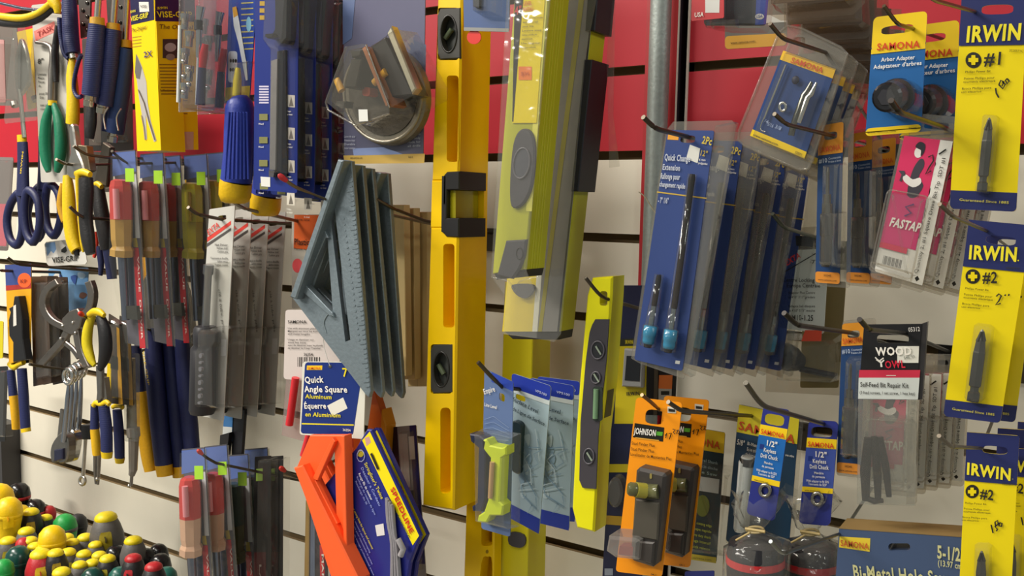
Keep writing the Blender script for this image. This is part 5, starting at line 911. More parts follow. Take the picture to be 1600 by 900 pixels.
# ---- navy saw cards
it, q, b = card_item('saw_card', 'front navy card with steel saw blade in a clear blister', 'card pack', ((399, -40), (466, -40), (464, 302), (396, 296)), .195, C('#22317c', 'print', .3), group='navy saw cards'); DN = C('#12131c', 'plastic', .3)
for k in range(4): b.mark([(449, 148 + 51 * k), (461, 149 + 51 * k), (461, 168 + 51 * k), (449, 167 + 51 * k)], h, C('#cfc8bb')); b.mark([(455, 150 + 51 * k), (459, 166 + 51 * k), (452, 166 + 51 * k)], h, C('#6e675e')); b.text('Coupe', (449, 175 + 51 * k), (456, 175.5 + 51 * k), 3, h, WHT, .8); b.text('du metal', (449, 180 + 51 * k), (458, 180.5 + 51 * k), 3, h, WHT, .8)
for k in range(4): b.mark([(406, 178 + 36 * k), (419, 178 + 36 * k), (419, 188 + 36 * k), (406, 188 + 36 * k)], h, C('#7b7a4c')); b.text('Wood', (405, 195 + 36 * k), (413, 195 + 36 * k), 3, h, WHT, .8)
for k in range(7): b.mark([(405, 134 + 4.2 * k), (420, 134 + 4.2 * k), (420, 136.4 + 4.2 * k), (405, 136.4 + 4.2 * k)], h, C('#c9c2d8'), lift=False)
for k in range(3): b.mark([(406, 2 + 11 * k), (414, 2 + 11 * k), (414, 9 + 11 * k), (406, 9 + 11 * k)], h, C('#a88a30'))
b.slab([(407, 276), (422, 277), (422, 292), (408, 291)], h, h + .0004, C('#dcdcd8'))
s = it.part('saw_blade', 'steel saw blade'); s.slab([(424, 95), (433, 92), (430, 266), (421, 265)], .002, .0045, C('#a9a29c', 'metal', .35)); s.slab([(433, 80), (446, 78), (448, 276), (432, 275)], .001, .003, DN); s.slab([(420, 266), (429, 267), (427, 277), (420, 276)], .002, .006, C('#4e4c50', 'plastic'))
s = it.part('saw_handle', 'black saw handle'); s.slab(closed_path([(427, -40), (450, -40), (446, 20), (443, 62), (434, 66), (430, 58), (414, 59), (412, 52), (426, 44)], 3), .001, .014, DN, .003); s = it.part('blister', 'clear blister'); s.shell([(410, -40), (454, -40), (452, 62), (440, 76), (437, 272), (416, 272), (418, 80), (406, 64)], h, .017, clear('#f2f2f4', .06, .07, .45), .004)
it.clone('second navy saw card, left of the clear round saw case', .0, .0205, -.004, 0).clone('third navy saw card', .0, .041, -.006, 0).clone('rearmost navy saw card, beside the clear round saw case', .001, .061, -.009, 0)

# ---- clear case with saw disc
it, q, b = card_item('saw_set_pack', 'slate card with a clear angular case over a round grey disc', 'blister pack', ((536, -60), (665, -60), (661, 255), (538, 256)), .155, C('#6a6a82', 'print', .2), ru=.03)
b.mark([(536.5, 243), (664, 240), (663, 255), (539, 256)], h, C('#d8b35c')); b.mark([(551, 232), (600, 230), (630, 241), (553, 243)], h, C('#8fa0d0')); b.mark([(536, -60), (560, -60), (550, 60), (536, 70)], h, C('#5d6d95')); b.mark([(640, 60), (666, 70), (665, 180), (640, 120)], h, C('#4c5572'))
for k in range(4): b.text(('Lame de scie', 'Vitesse max', 'Durable', 'Acier trempe')[k], (539, 215 + 6 * k), (556, 215 + 6 * k), 3.5, h, C('#b9bccb'), .8); b.text(('Circular cut', 'Steel body', 'Made for', 'all drills')[k], (638, 212 + 6 * k), (658, 211 + 6 * k), 3.5, h, C('#b9bccb'), .8)
b.text('www.samona.com', (548, 248), (567, 248), 3, h, INK, .5); b.text('56512', (639, 247), (646, 247), 3, h, INK, .5)
s = it.part('disc', 'grey metal disc'); s.slab(ell(598, 148, 64, 79, 48, -8), .002, .012, C('#8d877c', 'cast', .4), .003); s.slab(ell(598, 146, 53, 66, 40, -8), .012, .013, C('#57524b', 'cast', .45)); s.tube(ell(598, 148, 60, 74, 44, -8), 3, C('#a39d90', 'cast', .35), .012, 8, closed=True)
CC = clear('#f6f4f0', .03, .05, .3)
s = it.part('case', 'clear plastic case'); s.slab([(541, 73), (568, 68), (606, 150), (608, 178), (556, 196), (510, 160)], .047, .048, CC); s.shell([(541, 73), (575, 70), (612, 40), (661, 132), (660, 150), (608, 178), (556, 196), (509, 160)], .014, .046, CC, .004); s.tube([(541, 73), (509, 160), (513, 172), (556, 196), (608, 178)], 1.8, MILK, .046, 8); s.tube([(572, 70), (609, 168)], 1.6, CHR, .047, 6)
for pts, z0, z1 in (([(548, 92), (566, 90), (556, 137), (538, 137)], .016, .04), ([(578, 72), (602, 58), (646, 148), (612, 152)], .014, .034), ([(546, 78), (566, 74), (562, 88), (549, 90)], .03, .042), ([(525, 158), (540, 158), (538, 168), (521, 167)], .02, .03)): k = it.part('black_plate', 'black plate'); k.slab(pts, z0, z1, C('#2a2826', 'plastic', .4), .001)
s = it.part('steel_bar', 'bright steel bar'); s.slab([(604, 52), (611, 40), (650, 138), (643, 147)], .03, .038, C('#c9c3ac', 'metal', .3), .001); s.slab([(566, 76), (571, 72), (608, 162), (603, 166)], .02, .042, C('#b0714a', 'plastic', .3))
for c in (((526, 124), (534, 142)), ((584, 130), (603, 112))): k = it.part('thumb_screw', 'yellow thumb screw'); k.tube(list(c), [6, 7], C('#d8a422', 'plastic'), .035, 12, True, .7)
s = it.part('price_label', 'small white label'); s.slab([(560, 171), (574, 171), (575, 189), (561, 190)], .0485, .0488, C('#dcdcd8')); k = it.part('pad', 'red pad'); k.slab(rrect(566, 136, 578, 150, 4), .02, .03, C('#c2503a', 'rubber'))

# ---- red handled screwdrivers in sleeves
SLV = clear('#fbfbf9', .02, .06, .25, .8)
def driver(lbl, ox, oy, d, grp, cols=('#b8403c', '#b08a44'), sc=1.0, strip='#b8202c', long=1):
    T = lambda *p: [(172 + (x - 172) * sc + ox, 237 + (y - 237) * sc + oy) for x, y in p]
    it = Item('screwdriver', lbl, 'screwdriver', *T((192, 300))[0], d, grp)
    c = it.part('card', 'narrow backing card with green price sticker'); c.face = h
    c.slab(T((176, 237), (211, 234), (229, 543), (200, 536), (196, 480)), 0, h, C('#55535c', 'print', .3), holes=[T((185, 252), (200, 252), (200, 259), (186, 259))]); c.mark(T((176, 239), (211, 236), (213, 268), (176, 276)), h, C('#566aa6')); c.mark(T((207, 272), (213, 272), (219, 372), (212, 372)), h, C('#b9bbbf')); c.mark(T((208, 372), (214, 372), (216, 386), (209, 386)), h, C('#b8a22a')); c.mark(T((200, 402), (208, 402), (210, 480), (203, 480)), h, C('#1f2548'))
    c.slab(T((195.5, 263), (209, 263), (209.5, 284), (196, 284)), .0205, .0209, C('#a8dc2e'))
    c.mark(T((208, 387), (217, 387), (228, 544), (219, 544)), h, C(strip)); a, e = T((215.5, 400), (222, 530)); c.text('VALUE  DRIVER', a, e, 4.5 * sc, h, C('#e8cfc8'), 2, up=(5, 0)) if long else None
    g = it.part('handle', 'fluted see-through red handle'); up_, lo_ = C(cols[0], 'plastic', .18), C(cols[1], 'plastic', .15)
    X = [(188, 280), (188, 283), (188.5, 292), (189, 300), (190, 343)]; g.tube(T(*X), [k * sc for k in (8, 14, 16.5, 17, 17)], up_, .012, 8, False); g.tube(T((190, 343), (190.5, 375), (191, 385), (191, 390), (190.5, 400)), [k * sc for k in (16.8, 16, 14.5, 18, 18)], lo_, .012, 8, False)
    g.tube(T((181, 295), (183, 342)), 5 * sc, C('#d98a92' if cols[0].startswith('#b8') else cols[1], 'plastic', .15), .024, 8)  # paler tube paints the highlight on the handle's pinkish left half
    k = it.part('shaft', 'steel shaft'); k.tube(T((191, 400), (195, 470), (196.5, 500)), [7 * sc, 6 * sc, 6 * sc], C('#7b8296', 'metal', .3), .008, 10); k.slab(T((197, 478), (213, 478), (215, 500), (198, 498)), .006, .01, C('#6a6760', 'metal', .3))
    w_ = it.part('sleeve', 'clear sleeve'); w_.face = 0; w_.mark(T((173, 243), (213, 236), (231, 545), (196, 536), (170, 405)), .029, SLV); w_.slab(T((212, 236), (213.2, 236), (231, 545), (229.8, 545)), -.0005, .0005, MILK)
    return it
driver('front red handled screwdriver with green price sticker in the upper row', 0, 0, .165, 'upper row screwdrivers').clone('second red handled screwdriver in the upper row', .005, .030, -.001, 0).clone('third red handled screwdriver in the upper row', -.006, .060, -.002, 0)
driver('yellow green handled screwdriver at the back of the upper row', 112, 6, .095, 'upper row screwdrivers', ('#a8a81e', '#9a9024'), .98, '#4c4a3c', 0).clone('dark screwdriver pack at the back of the upper row', -.004, .03, .004, 0)
driver('front red handled screwdriver in the lower row', 108, 465, .18, 'lower row screwdrivers', ('#b8403c', '#c09a80')).clone('second red handled screwdriver in the lower row', -.002, .030, -.004, 1)
driver('dark green handled screwdriver in the lower row', 176, 475, .115, 'lower row screwdrivers', ('#2f4038', '#4c4a30')).clone('rearmost dark green screwdriver in the lower row', -.004, .030, .0, -.5)
hook('dark hook through the upper row of red screwdrivers', (175, 236), (184, 245), .185, r=2.2, via=(193, 256, .165)); hook('dark hook pointing left in front of the yellow and black pliers', (109, 323), (127, 340), .2, r=2.6, via=(172, 343, .17))
hook('red tipped hook at the top of the lower row of screwdrivers', (311, 705), (322, 715), .2, C('#c83024', 'rubber'), r=2.2, via=(332, 722, .18), rise=.035); hook('red tipped hook behind the orange speed square', (440, 732), (452, 741), .16, C('#c83024', 'rubber'), r=2.4, via=(470, 748, .13))

# ---- white cards with black handled nut drivers
def nut_driver(lbl, dd, sl):
    it, q, b = card_item('nut_driver_card', lbl, 'card pack', ((327, 327), (367, 321), (349, 658), (307, 648)), dd, C('#c6c4be', 'print', .35), hole=(.52, .05, .18, .012), ru=.04, group='white nut driver cards'); CS = C('#d6453c')
    b.mark([(324, 371), (361, 345), (361, 351), (324, 378)], h, CS); b.text('EXTA', (327, 368), (344, 354), 9, h, CS, 2.5, .1); b.mark([(323, 381), (361, 356), (361, 360), (323, 386)], h, C('#54504e'))
    for k, (t, w_) in enumerate((('Nut Driver', 20), ('Hollow shaft', 17), ('Cushion grip', 16), ('', 0), ('Tournevis a douille', 27), ('Arbre creux', 16), ('Poignee coussin', 20))): b.text(t, (357 - w_, 384 + 5.2 * k), (357, 384.5 + 5.2 * k), 3.6, h, INK, .8) if t else None
    b.text('clé à tube, prise', (342, 452), (349, 520), 5, h, C('#5c5955'), 1, up=(5, -.5)); b.mark([(346, 530), (354, 530), (353, 556), (345, 556)], h, C('#dcdcdc'))
    s = it.part('shaft', 'steel socket shaft'); s.tube([(326, 414), (325, 428), (325, 430), (321, 512)], [k * min(1, sl * 1.6) for k in (8, 8, 6, 6)], C('#8b8d93', 'metal', .3), .008 * min(1, sl * 1.3), 12)
    g = it.part('handle', 'black dimpled handle'); g.tube([(321, 510), (321, 516), (320.5, 536), (320, 542), (318, 546), (316, 640), (316, 646)], [k * sl for k in (16, 19, 19, 17, 20, 20.5, 18)], C('#2d2c30', 'plastic', .4), .012 * sl + .001, 14)
    for k in range(8): g.slab(ell(313 - .3 * k, 556 + 10.5 * k, 2.6, 3.8 if k % 2 == 0 else 2.2, 10), .0285 * sl, .0312 * sl, C('#6d6c72', 'plastic', .4))
    w_ = it.part('blister', 'clear blister'); w_.shell([(304, 514), (341, 514), (341, 538), (336, 545), (337, 642), (299, 640), (300, 548), (304, 540)], h, .032 * sl, clear('#f4f4f4', .045, .08, .2), .005 * sl); w_.shell([(317, 410), (334, 410), (330, 514), (314, 514)], h, .02 * min(1, sl * 1.5), THIN, .003)
    return it
nut_driver('front white card with black handled nut driver and red diagonal stripe', .17, 1)
it = nut_driver('second white nut driver card', .1485, .6)
it.clone('third white nut driver card', .0, .0215, -.002, .5).clone('fourth white nut driver card', .001, .043, -.004, 0).clone('rearmost white nut driver card, beside the grey squares', .003, .0645, -.006, .5)
hook('dark hook pointing left through the white nut driver cards', (294, 324), (308, 335), .195, r=2.8, via=(348, 343, .17)); hook('long steel hook reaching left above the white nut driver cards', (355, 309), (378, 325), .215, r=2.8, mat=C('#8f8a80', 'metal', .35), via=(488, 351, .08))
it, q, b = card_item('product_card', 'narrow blue and white strip hanging below the white nut driver cards', 'card pack', ((351, 640), (364, 640), (362, 690), (347, 688)), .11, C('#3f74ac')); b.mark(q.box(0, .55, 1, 1), h, C('#cfd2d0')); b.slab([(344, 680), (358, 676), (354, 712), (342, 712)], h, .006, C('#252324', 'plastic')); b.slab([(362, 640), (382, 640), (377, 712), (362, 712)], -.004, 0, C('#201f24', 'plastic'))

# ---- long navy pliers
for lab, parts, d in (('long navy pliers with one yellow lower handle, below the red screwdrivers', (([(211, 540), (214, 575), (218, 614)], [11, 13, 13], NV2, None), ([(218, 612), (224, 660), (232, 712), (236, 736)], [13, 13.5, 13.5, 11.5], C('#dca512', 'rubber', .45), 'yellow grip'), ([(238, 512), (243, 590), (249, 660), (256, 728)], [14, 17, 17, 15.5], NV2, None), ([(256, 726), (258, 743)], [16, 14.5], C('#dca512', 'rubber', .45), 'yellow end')), .095),
    ('second long navy pliers with yellow ends, right of the first', (([(261, 512), (268, 590), (275, 665), (280, 730)], [14, 16, 16, 14.5], NV2, None), ([(280, 728), (282, 745)], [15, 13.5], C('#dca512', 'rubber', .45), 'yellow end'), ([(283, 520), (290, 600), (297, 670), (302, 724)], [13, 15, 15, 13], NV2, None), ([(302, 722), (304, 742)], [13.4, 12], C('#dca512', 'rubber', .45), 'yellow end')), .08)):
    it = Item('pliers', lab, 'pliers', 240, 600, d, 'long navy pliers'); last = None
    for pa, rd, m, l in parts: last = tubes(it, 'handle' if l != 'yellow end' else 'end_band', l, pa, rd, m, 0, .75)
    if d > .09: b = it.parts[2]; b.text('VISE-GRIP', (223, 548), (232, 602), 5, .011, YG, 1.5, up=(5, -.6)); s = it.part('band', 'yellow band'); s.tube([(228, 504), (268, 504)], 6, C('#dca512', 'rubber'), -.002, 10)
    x = parts[0][0][0][0] + 12; s = it.part('jaw', 'steel jaw'); s.slab([(x - 14, 540), (x + 24, 520), (x + 14, 455), (x + 4, 430), (x - 6, 455)], -.006, .004, SGR, .001)

# ---- hanging tag
it = Item('product_tag', 'white VISE-GRIP tag with blue square logo', 'tag', 100, 395, .135); b = it.part('card'); b.slab([(72, 378), (126, 372), (130, 376), (136, 409), (133, 413), (77, 416), (73, 412), (69.5, 382)], 0, h, C('#dcd9d2')); b.mark([(71.5, 380), (86, 378), (89, 395), (74, 400)], h, C('#7fa5d4')); b.mark([(73, 402), (80, 392), (84, 396), (89, 388), (92, 402)], h, C('#eceae4')); b.mark([(96, 390), (103, 384.5), (105, 392), (102, 395), (96, 394)], h, INK); b.text('VISE-GRIP', (83, 411), (124, 407), 9, h, INK, 2.2)

# ---- slip joint pliers
it = Item('pliers', 'yellow and black gripped pliers with steel jaws hanging below the grey white card', 'pliers', 120, 320, .19)
s = it.part('jaw', 'steel jaws'); s.slab(closed_path([(107, 200), (113, 196), (118, 230), (126, 250), (131, 270), (122, 280), (108, 278), (103, 262), (109, 240)], 3), -.003, .004, STL, .0015); s.slab([(121, 226), (134, 228), (140, 266), (128, 272)], -.006, .002, C('#8b7d66', 'metal', .35), .001)
tubes(it, 'handle', 'yellow grip', [(105, 274), (107, 300), (109, 340), (114, 375), (120, 392)], [8, 11.5, 13, 13, 11], YG, 0, .7); tubes(it, 'handle', 'black tip', [(118, 388), (121, 400)], [8, 4], BKG, 0, .7)
tubes(it, 'handle', 'black grip with yellow edge', [(134, 278), (135, 300), (134, 340), (138, 375), (142, 397)], [13, 14, 13, 13, 9], BKG, .006, .7); tubes(it, 'handle_edge', 'yellow edge', [(122, 272), (122, 300), (124, 340), (127, 375), (130, 394)], [5, 4, 3.4, 3, 2], YG, .007, .8); tubes(it, 'handle_edge', 'yellow shoulder', [(119, 272), (130, 269), (141, 273)], [5, 6, 5], YG, .006, .8)
tubes(it, 'handle', 'yellow rear grip', [(99, 288), (95, 320), (101, 346)], [6, 8, 6], C('#c8940e', 'rubber'), -.012, .7)
it = Item('pliers', 'black and navy gripped pliers behind the yellow and black pliers', 'pliers', 165, 340, .15)
tubes(it, 'handle', 'black grip', [(153, 290), (158, 330), (166, 372), (168, 390)], [11, 14, 15, 13], BKG, 0, .7); tubes(it, 'handle', 'navy grip', [(166, 375), (172, 405), (175, 436)], [10, 11, 9], NV2, 0, .7); tubes(it, 'handle', None, [(155, 385), (158, 410), (157, 430)], [7, 6, 4], NV2, -.006, .7); tubes(it, 'handle_edge', 'yellow shoulder', [(146, 292), (152, 287), (159, 292)], 4.5, YG, .003, .8); tubes(it, 'red_tip', 'orange red tip', [(149, 362), (150, 385), (147, 402)], [4, 5, 3], C('#e0402a', 'rubber'), -.004, .7); s = it.part('jaw', 'steel jaw'); s.slab([(146, 288), (166, 292), (172, 230), (160, 222)], -.004, .002, C('#6b6258', 'metal', .4), .001)
for lab, a, c_, d, v in (('dark hook ending above the yellow and black pliers', (115, 228), (132, 241), .215, (165, 246, .18)), ('grey hook just right of the green pliers', (88, 249), (101, 256), .21, (118, 258, .19)), ('long dark hook below the scissors handles', (11, 402), (26, 413), .19, (108, 420, .14)), ('thin steel hook carrying the wrenches', (46, 569), (62, 572), .2, (118, 579, .16)), ('thin grey hook stub at the left edge', (-12, 420), (2, 423), .18, (40, 424, .15))): hook(lab, a, c_, d, r=2.4, via=v, mat=C('#6b645a', 'metal', .35))

# ---- knife cards with handles below, left edge
it, q, b = card_item('tool_card', 'yellow card with black folding tool and an orange round sticker', 'card pack', ((8, 414), (49, 412), (48, 560), (14, 568)), .165, C('#dfa21c', 'print', .3)); b.mark(q.box(0, 0, 1, .21), h, C('#3a4a86')); b.mark(q.box(0, .21, 1, .26), h, C('#a8322a')); b.slab(ell(38, 438, 10.5, 11.5, 20), h, h + .0004, C('#e8602a')); b.text('KP', (33, 442), (43, 442), 6, .0012, C('#7a2a1a'), 1)
s = it.part('folding_tool', 'black folding tool'); s.slab([(22, 463), (28, 463), (31, 480), (34, 500), (35, 530), (40, 562), (20, 566), (20, 535), (14, 525), (13, 500), (16, 488), (13, 482), (20, 478)], .001, .01, C('#1d1c1e', 'plastic', .4), .001); s.mark([(21, 478), (25, 476), (26, 508), (21, 510)], .01, C('#d6d2ca'))
it = Item('pliers', 'yellow and navy pliers handles hanging below the yellow tool card', 'pliers', 28, 600, .16); tubes(it, 'handle', 'navy grip', [(17, 578), (19, 600), (21, 620)], [7, 7.5, 8], NV, 0, .8); tubes(it, 'handle', 'yellow grip', [(21, 618), (24, 645), (25, 670)], [8, 8, 7], C('#e0aa14', 'rubber'), 0, .8); tubes(it, 'handle', 'navy grip with yellow end', [(34, 576), (37, 620), (40, 670)], [8.5, 9, 8.5], NV, .003, .8); tubes(it, 'end_band', 'yellow end', [(40, 669), (41, 675)], 8.6, YG, .003, .8, 12); tubes(it, 'collar', 'yellow shoulder', [(15, 568), (22, 574), (28, 570), (37, 566)], [5, 5, 4, 4.5], YG, .002, .8); s = it.part('jaw', 'dark jaw'); s.slab([(16, 572), (38, 568), (34, 530), (20, 530)], -.008, -.002, C('#4b4845', 'metal'))
it, q, b = card_item('product_card', 'yellow card edge at the left border beside the yellow tool card', 'card pack', ((-40, 500), (5, 502), (4, 560), (-40, 560)), .17, C('#cfc01c'))
it, q, b = card_item('dark_pack', 'black pack at the left border below the yellow card edge', 'blister pack', ((-40, 575), (12, 572), (8, 690), (-40, 690)), .1, C('#232224')); s = it.part('blister', 'clear blister'); s.shell(q.box(.1, .05, .95, .95), h, .014, THIN, .003)
it, q, b = card_item('brown_pack', 'front brown backed clear pack behind the locking clamp', 'blister pack', ((48, 432), (74, 432), (80, 598), (52, 604)), .15, C('#59463a', 'print', .35), group='brown backed clear packs'); s = it.part('blister', 'clear blister'); s.shell(q.box(.1, .05, .95, .95), h, .01, SHELL, .003); it.clone('second brown backed clear pack behind the locking clamp', 0, .0125, 0, 0).clone('rearmost brown backed clear pack behind the locking clamp', .0, .025, -.002, 0)

# ---- locking C clamp and picture card
it, q, b = card_item('picture_card', 'light blue and white picture card behind the grey locking clamp', 'card pack', ((75, 420), (138, 418), (136, 494), (82, 498)), .105, C('#6f9fd0', 'print', .3)); r = random.Random(4)
for k in range(12): u, v = r.random() * .9 + .05, r.random() * .8 + .1; b.mark(closed_path([q(min(1, max(0, u + .14 * r.uniform(.4, 1) * math.cos(a))), min(1, max(0, v + .12 * r.uniform(.4, 1) * math.sin(a)))) for a in (0, 1.3, 2.6, 3.9, 5.1)], 2), h, C(('#274a9a', '#d7d4ce', '#a9c9e4', '#7f5a4a', '#35549c')[k % 5]))
it = Item('locking_clamp', 'grey steel locking C clamp pliers', 'clamp', 105, 510, .16); CL = C('#8a837c', 'metal', .42)
def plate(b, pth, wd, z0, z1):                  # flat bar following a pixel path
    p = smooth_path(pth, 3); L_, R_ = [], []
    for i, (x, y) in enumerate(p):
        a, c = p[max(i - 1, 0)], p[min(i + 1, len(p) - 1)]; dx, dy = c[0] - a[0], c[1] - a[1]; n = math.hypot(dx, dy) or 1; L_.append((x - dy / n * wd, y + dx / n * wd)); R_.append((x + dy / n * wd, y - dx / n * wd))
    b.slab(L_ + R_[::-1], z0, z1, CL, .0008)
s = it.part('lower_arm', 'curved jaw arm'); plate(s, [(88, 440), (72, 452), (65, 470), (68, 487), (80, 502), (100, 512)], 5, -.003, .003)
s = it.part('upper_arm', 'curved jaw arm'); plate(s, [(136, 440), (141, 458), (138, 480), (126, 494), (108, 500)], 5, -.003, .003)
s = it.part('body', 'riveted body'); s.slab([(96, 498), (108, 486), (120, 482), (128, 494), (124, 512), (112, 524), (98, 518)], -.004, .004, CL, .001)
s = it.part('lever', 'lower lever'); plate(s, [(104, 516), (94, 534), (78, 552), (60, 572)], 5, -.003, .002); s = it.part('handle', 'screw handle'); plate(s, [(116, 508), (119, 530), (124, 552), (134, 574)], 4.5, -.002, .003); s = it.part('link', 'link'); plate(s, [(100, 536), (112, 546), (122, 560)], 3.5, -.001, .002)
s = it.part('rivets', 'bright rivets')
for c in ((98, 509), (114, 504), (95, 529), (118, 520)): s.ball(c, 2.6, CHR, .004, nu=10, nv=6)

# ---- snips and navy handles in the second row
it = Item('snips', 'yellow and black gripped snips with red tipped hook', 'snips', 152, 530, .18); tubes(it, 'handle', 'yellow grip', [(146, 490), (138, 512), (136, 538), (142, 560), (148, 571)], [6, 9, 10, 8, 4], C('#d9c40c', 'rubber'), 0, .7); tubes(it, 'handle', 'black grip', [(156, 494), (163, 515), (165, 545), (161, 565), (156, 577)], [8, 11.5, 12, 9, 5], BKG, .003, .75); tubes(it, 'handle_edge', 'yellow shoulder', [(139, 492), (147, 487), (156, 488), (163, 493)], [5, 6, 6, 4], YG, .006, .8); s = it.part('blade', 'steel blade'); s.slab([(149, 570), (158, 572), (158, 622), (152, 630)], -.002, .002, SGR, .0008)
hook('red tipped hook just left of the snips', (126, 490), (134, 496), .2, C('#c83024', 'rubber'), r=2.4, via=(146, 500, .17))
it, q, b = card_item('tool_card', 'front yellow edged dark pack right of the snips', 'card pack', ((170, 490), (186, 500), (192, 632), (166, 630)), .15, C('#4a4038', 'print', .3), group='yellow edged packs'); b.mark(q.box(.0, .55, .28, 1), h, YG); b.mark(q.box(.75, .1, 1, 1), h, C('#c8942a')); b.mark(q.box(.25, .45, .8, .6), h, INK); s = it.part('blister', 'clear blister'); s.shell(q.box(.1, .05, .95, .95), h, .009, THIN, .003); it.clone('rear yellow edged dark pack right of the snips', .002, .012, -.003, 0)
it = Item('pliers', 'navy pliers with one yellow handle hanging below the snips', 'pliers', 160, 670, .165); tubes(it, 'handle', 'navy grip', [(148, 632), (148, 655), (148, 672)], [7, 7.5, 8], NV, 0, .8); tubes(it, 'handle', 'yellow grip', [(148, 670), (150, 695), (151, 711)], [8, 8, 7], C('#e0b010', 'rubber'), 0, .8); tubes(it, 'handle', 'navy grip', [(162, 634), (166, 670), (167, 706)], [9.5, 10.5, 10], NV, .003, .8); tubes(it, 'end_band', 'yellow end', [(167, 705), (167, 715)], [10.4, 9], YG, .003, .8); tubes(it, 'collar', 'yellow shoulder', [(146, 634), (150, 629), (158, 632), (166, 628), (171, 632)], 4, YG, .004, .8); s = it.part('jaw', 'steel jaw'); s.slab([(150, 632), (168, 632), (163, 590), (154, 590)], -.006, 0, SGR)
it = Item('pliers', 'navy pliers handle with yellow end beside the long navy pliers', 'pliers', 186, 670, .14); tubes(it, 'handle', 'navy grip', [(183, 640), (186, 680), (187, 716)], [8, 9, 8.5], NV, 0, .8); tubes(it, 'end_band', 'yellow end', [(187, 715), (187, 723)], [9, 7.5], YG, 0, .8); tubes(it, 'collar', 'yellow shoulder', [(176, 636), (184, 633), (192, 637)], 3.6, YG, .001, .8); s = it.part('jaw', 'steel jaw'); s.slab([(178, 638), (190, 638), (187, 600), (180, 600)], -.004, 0, SGR)

# ---- wrenches
for k, (x0, x1, lab) in enumerate(((108, 99, 'leftmost chrome wrench in the hanging bunch'), (114, 106, 'second chrome wrench in the hanging bunch'), (121, 113, 'third chrome wrench in the hanging bunch'), (128, 122, 'rightmost chrome wrench in the hanging bunch'))):
    it = Item('wrench', lab, 'wrench', x0, 600, .172 - .012 * k, 'hanging chrome wrenches'); s = it.part('ring_end', 'ring end'); s.tube(ell(x0 - 1, 588 - 4 * k, 7, 12, 18), 3.2, CHR, 0, 8, closed=True); s = it.part('shaft', None); s.tube([(x0 - 1, 602 - 4 * k), (x0 - 2, 618), ((x0 + x1) / 2, 645), (x1, 690 - 4 * k)], [3, 4.5, 4.5, 5], C('#a8adb8', 'chrome', .15), 0, 8, True, .7)
it = Item('adjustable_wrench', 'grey adjustable wrench head hanging below the chrome wrenches', 'wrench', 92, 700, .165); s = it.part('jaw'); s.slab(closed_path([(88, 682), (96, 676), (104, 684), (106, 705), (102, 722), (92, 724), (88, 715), (82, 724), (78, 712), (80, 695)], 3), -.005, .005, SGR, .0015); s = it.part('slide'); s.slab([(84, 703), (97, 701), (97, 718), (84, 722)], .005, .008, C('#5a5a78', 'metal', .3), .001); s = it.part('shank'); s.tube([(98, 640), (95, 684)], [5, 7], SGR, 0, 10, True, .6)
it = Item('adjustable_wrench', 'shiny chrome adjustable wrench head beside the grey one', 'wrench', 108, 700, .15); s = it.part('jaw'); s.slab(closed_path([(102, 676), (110, 672), (116, 682), (114, 705), (109, 721), (102, 720), (100, 700)], 3), -.005, .005, CHR, .002); s.slab(ell(109, 690, 5, 7), .005, .0055, C('#22201f', 'metal')); s = it.part('shank'); s.tube([(108, 635), (108, 676)], [4, 5.5], CHR, 0, 10, True, .6)
it = Item('combination_wrench', 'small combination wrench hanging with ring end down', 'wrench', 131, 720, .13); s = it.part('shaft'); s.tube([(134, 680), (133, 700), (130, 742)], [3, 2.6, 3], STL, 0, 8); s = it.part('ring_end'); s.tube(ell(129, 751, 4.4, 6.5, 16), 2.4, STL, 0, 8, closed=True); s = it.part('hang_clip', 'black clip'); s.slab(rrect(124, 664, 142, 687, 3), -.004, .006, BKG, .001)
it = Item('nippers', 'slim steel nippers tip below the navy pliers', 'nippers', 152, 730, .14); s = it.own(); s.tube([(150, 700), (149, 735), (150, 756)], [4, 3, 2], SGR, 0, 8); s.tube([(155, 700), (154, 735), (153, 757)], [4, 3, 2], SGR, 0, 8); s.ball((152, 748), 3.4, STL, .002)
it = Item('screwdriver', 'clear handled small driver with short shaft left of the long navy pliers', 'screwdriver', 208, 710, .13); s = it.part('handle', 'grey see-through handle'); s.tube([(208, 668), (209, 682), (209, 684), (208, 735), (206, 742)], [10, 10, 8, 6.5, 5], C('#8c857c', 'plastic', .2), 0, 8, False); s = it.part('shaft', 'steel shaft'); s.tube([(206, 742), (205, 758)], 2.6, SGR, 0, 8); s.ball((202, 759), 3, CHR, 0)
it = Item('clear_tube_pack', 'ivory tube pack hanging left of the long navy pliers', 'tube pack', 206, 620, .125); s = it.part('tube', 'ivory tube'); s.tube([(203, 560), (205, 600), (206, 680)], [8, 7, 8], C('#cdbf97', 'plastic', .25), 0, 12); s.tube([(200, 565), (201, 590)], [8, 6], C('#8b8680', 'plastic', .2), .006, 10); s = it.part('sleeve', 'clear sleeve'); s.slab(rrect(194, 552, 218, 690, 4), .01, .0105, SHELL)
it, q, b = card_item('marker_pack', 'tall pack with tan and red stripes below the orange speed square', 'blister pack', ((478, 782), (509, 778), (514, 985), (474, 985)), .1, C('#37323a')); b.mark(q.box(0, 0, .2, 1), h, C('#a88a58')); b.mark(q.box(.26, .02, .45, 1), h, C('#6d7890')); b.mark(q.box(.68, .35, .88, 1), h, C('#c8222c')); b.text('MARKER', q(.78, .42), q(.78, .8), 5, h, WHT, 2, up=(5, 0)); s = it.part('blister', 'clear blister'); s.shell(q.box(.05, .02, .95, 1), h, .01, THIN, .003)
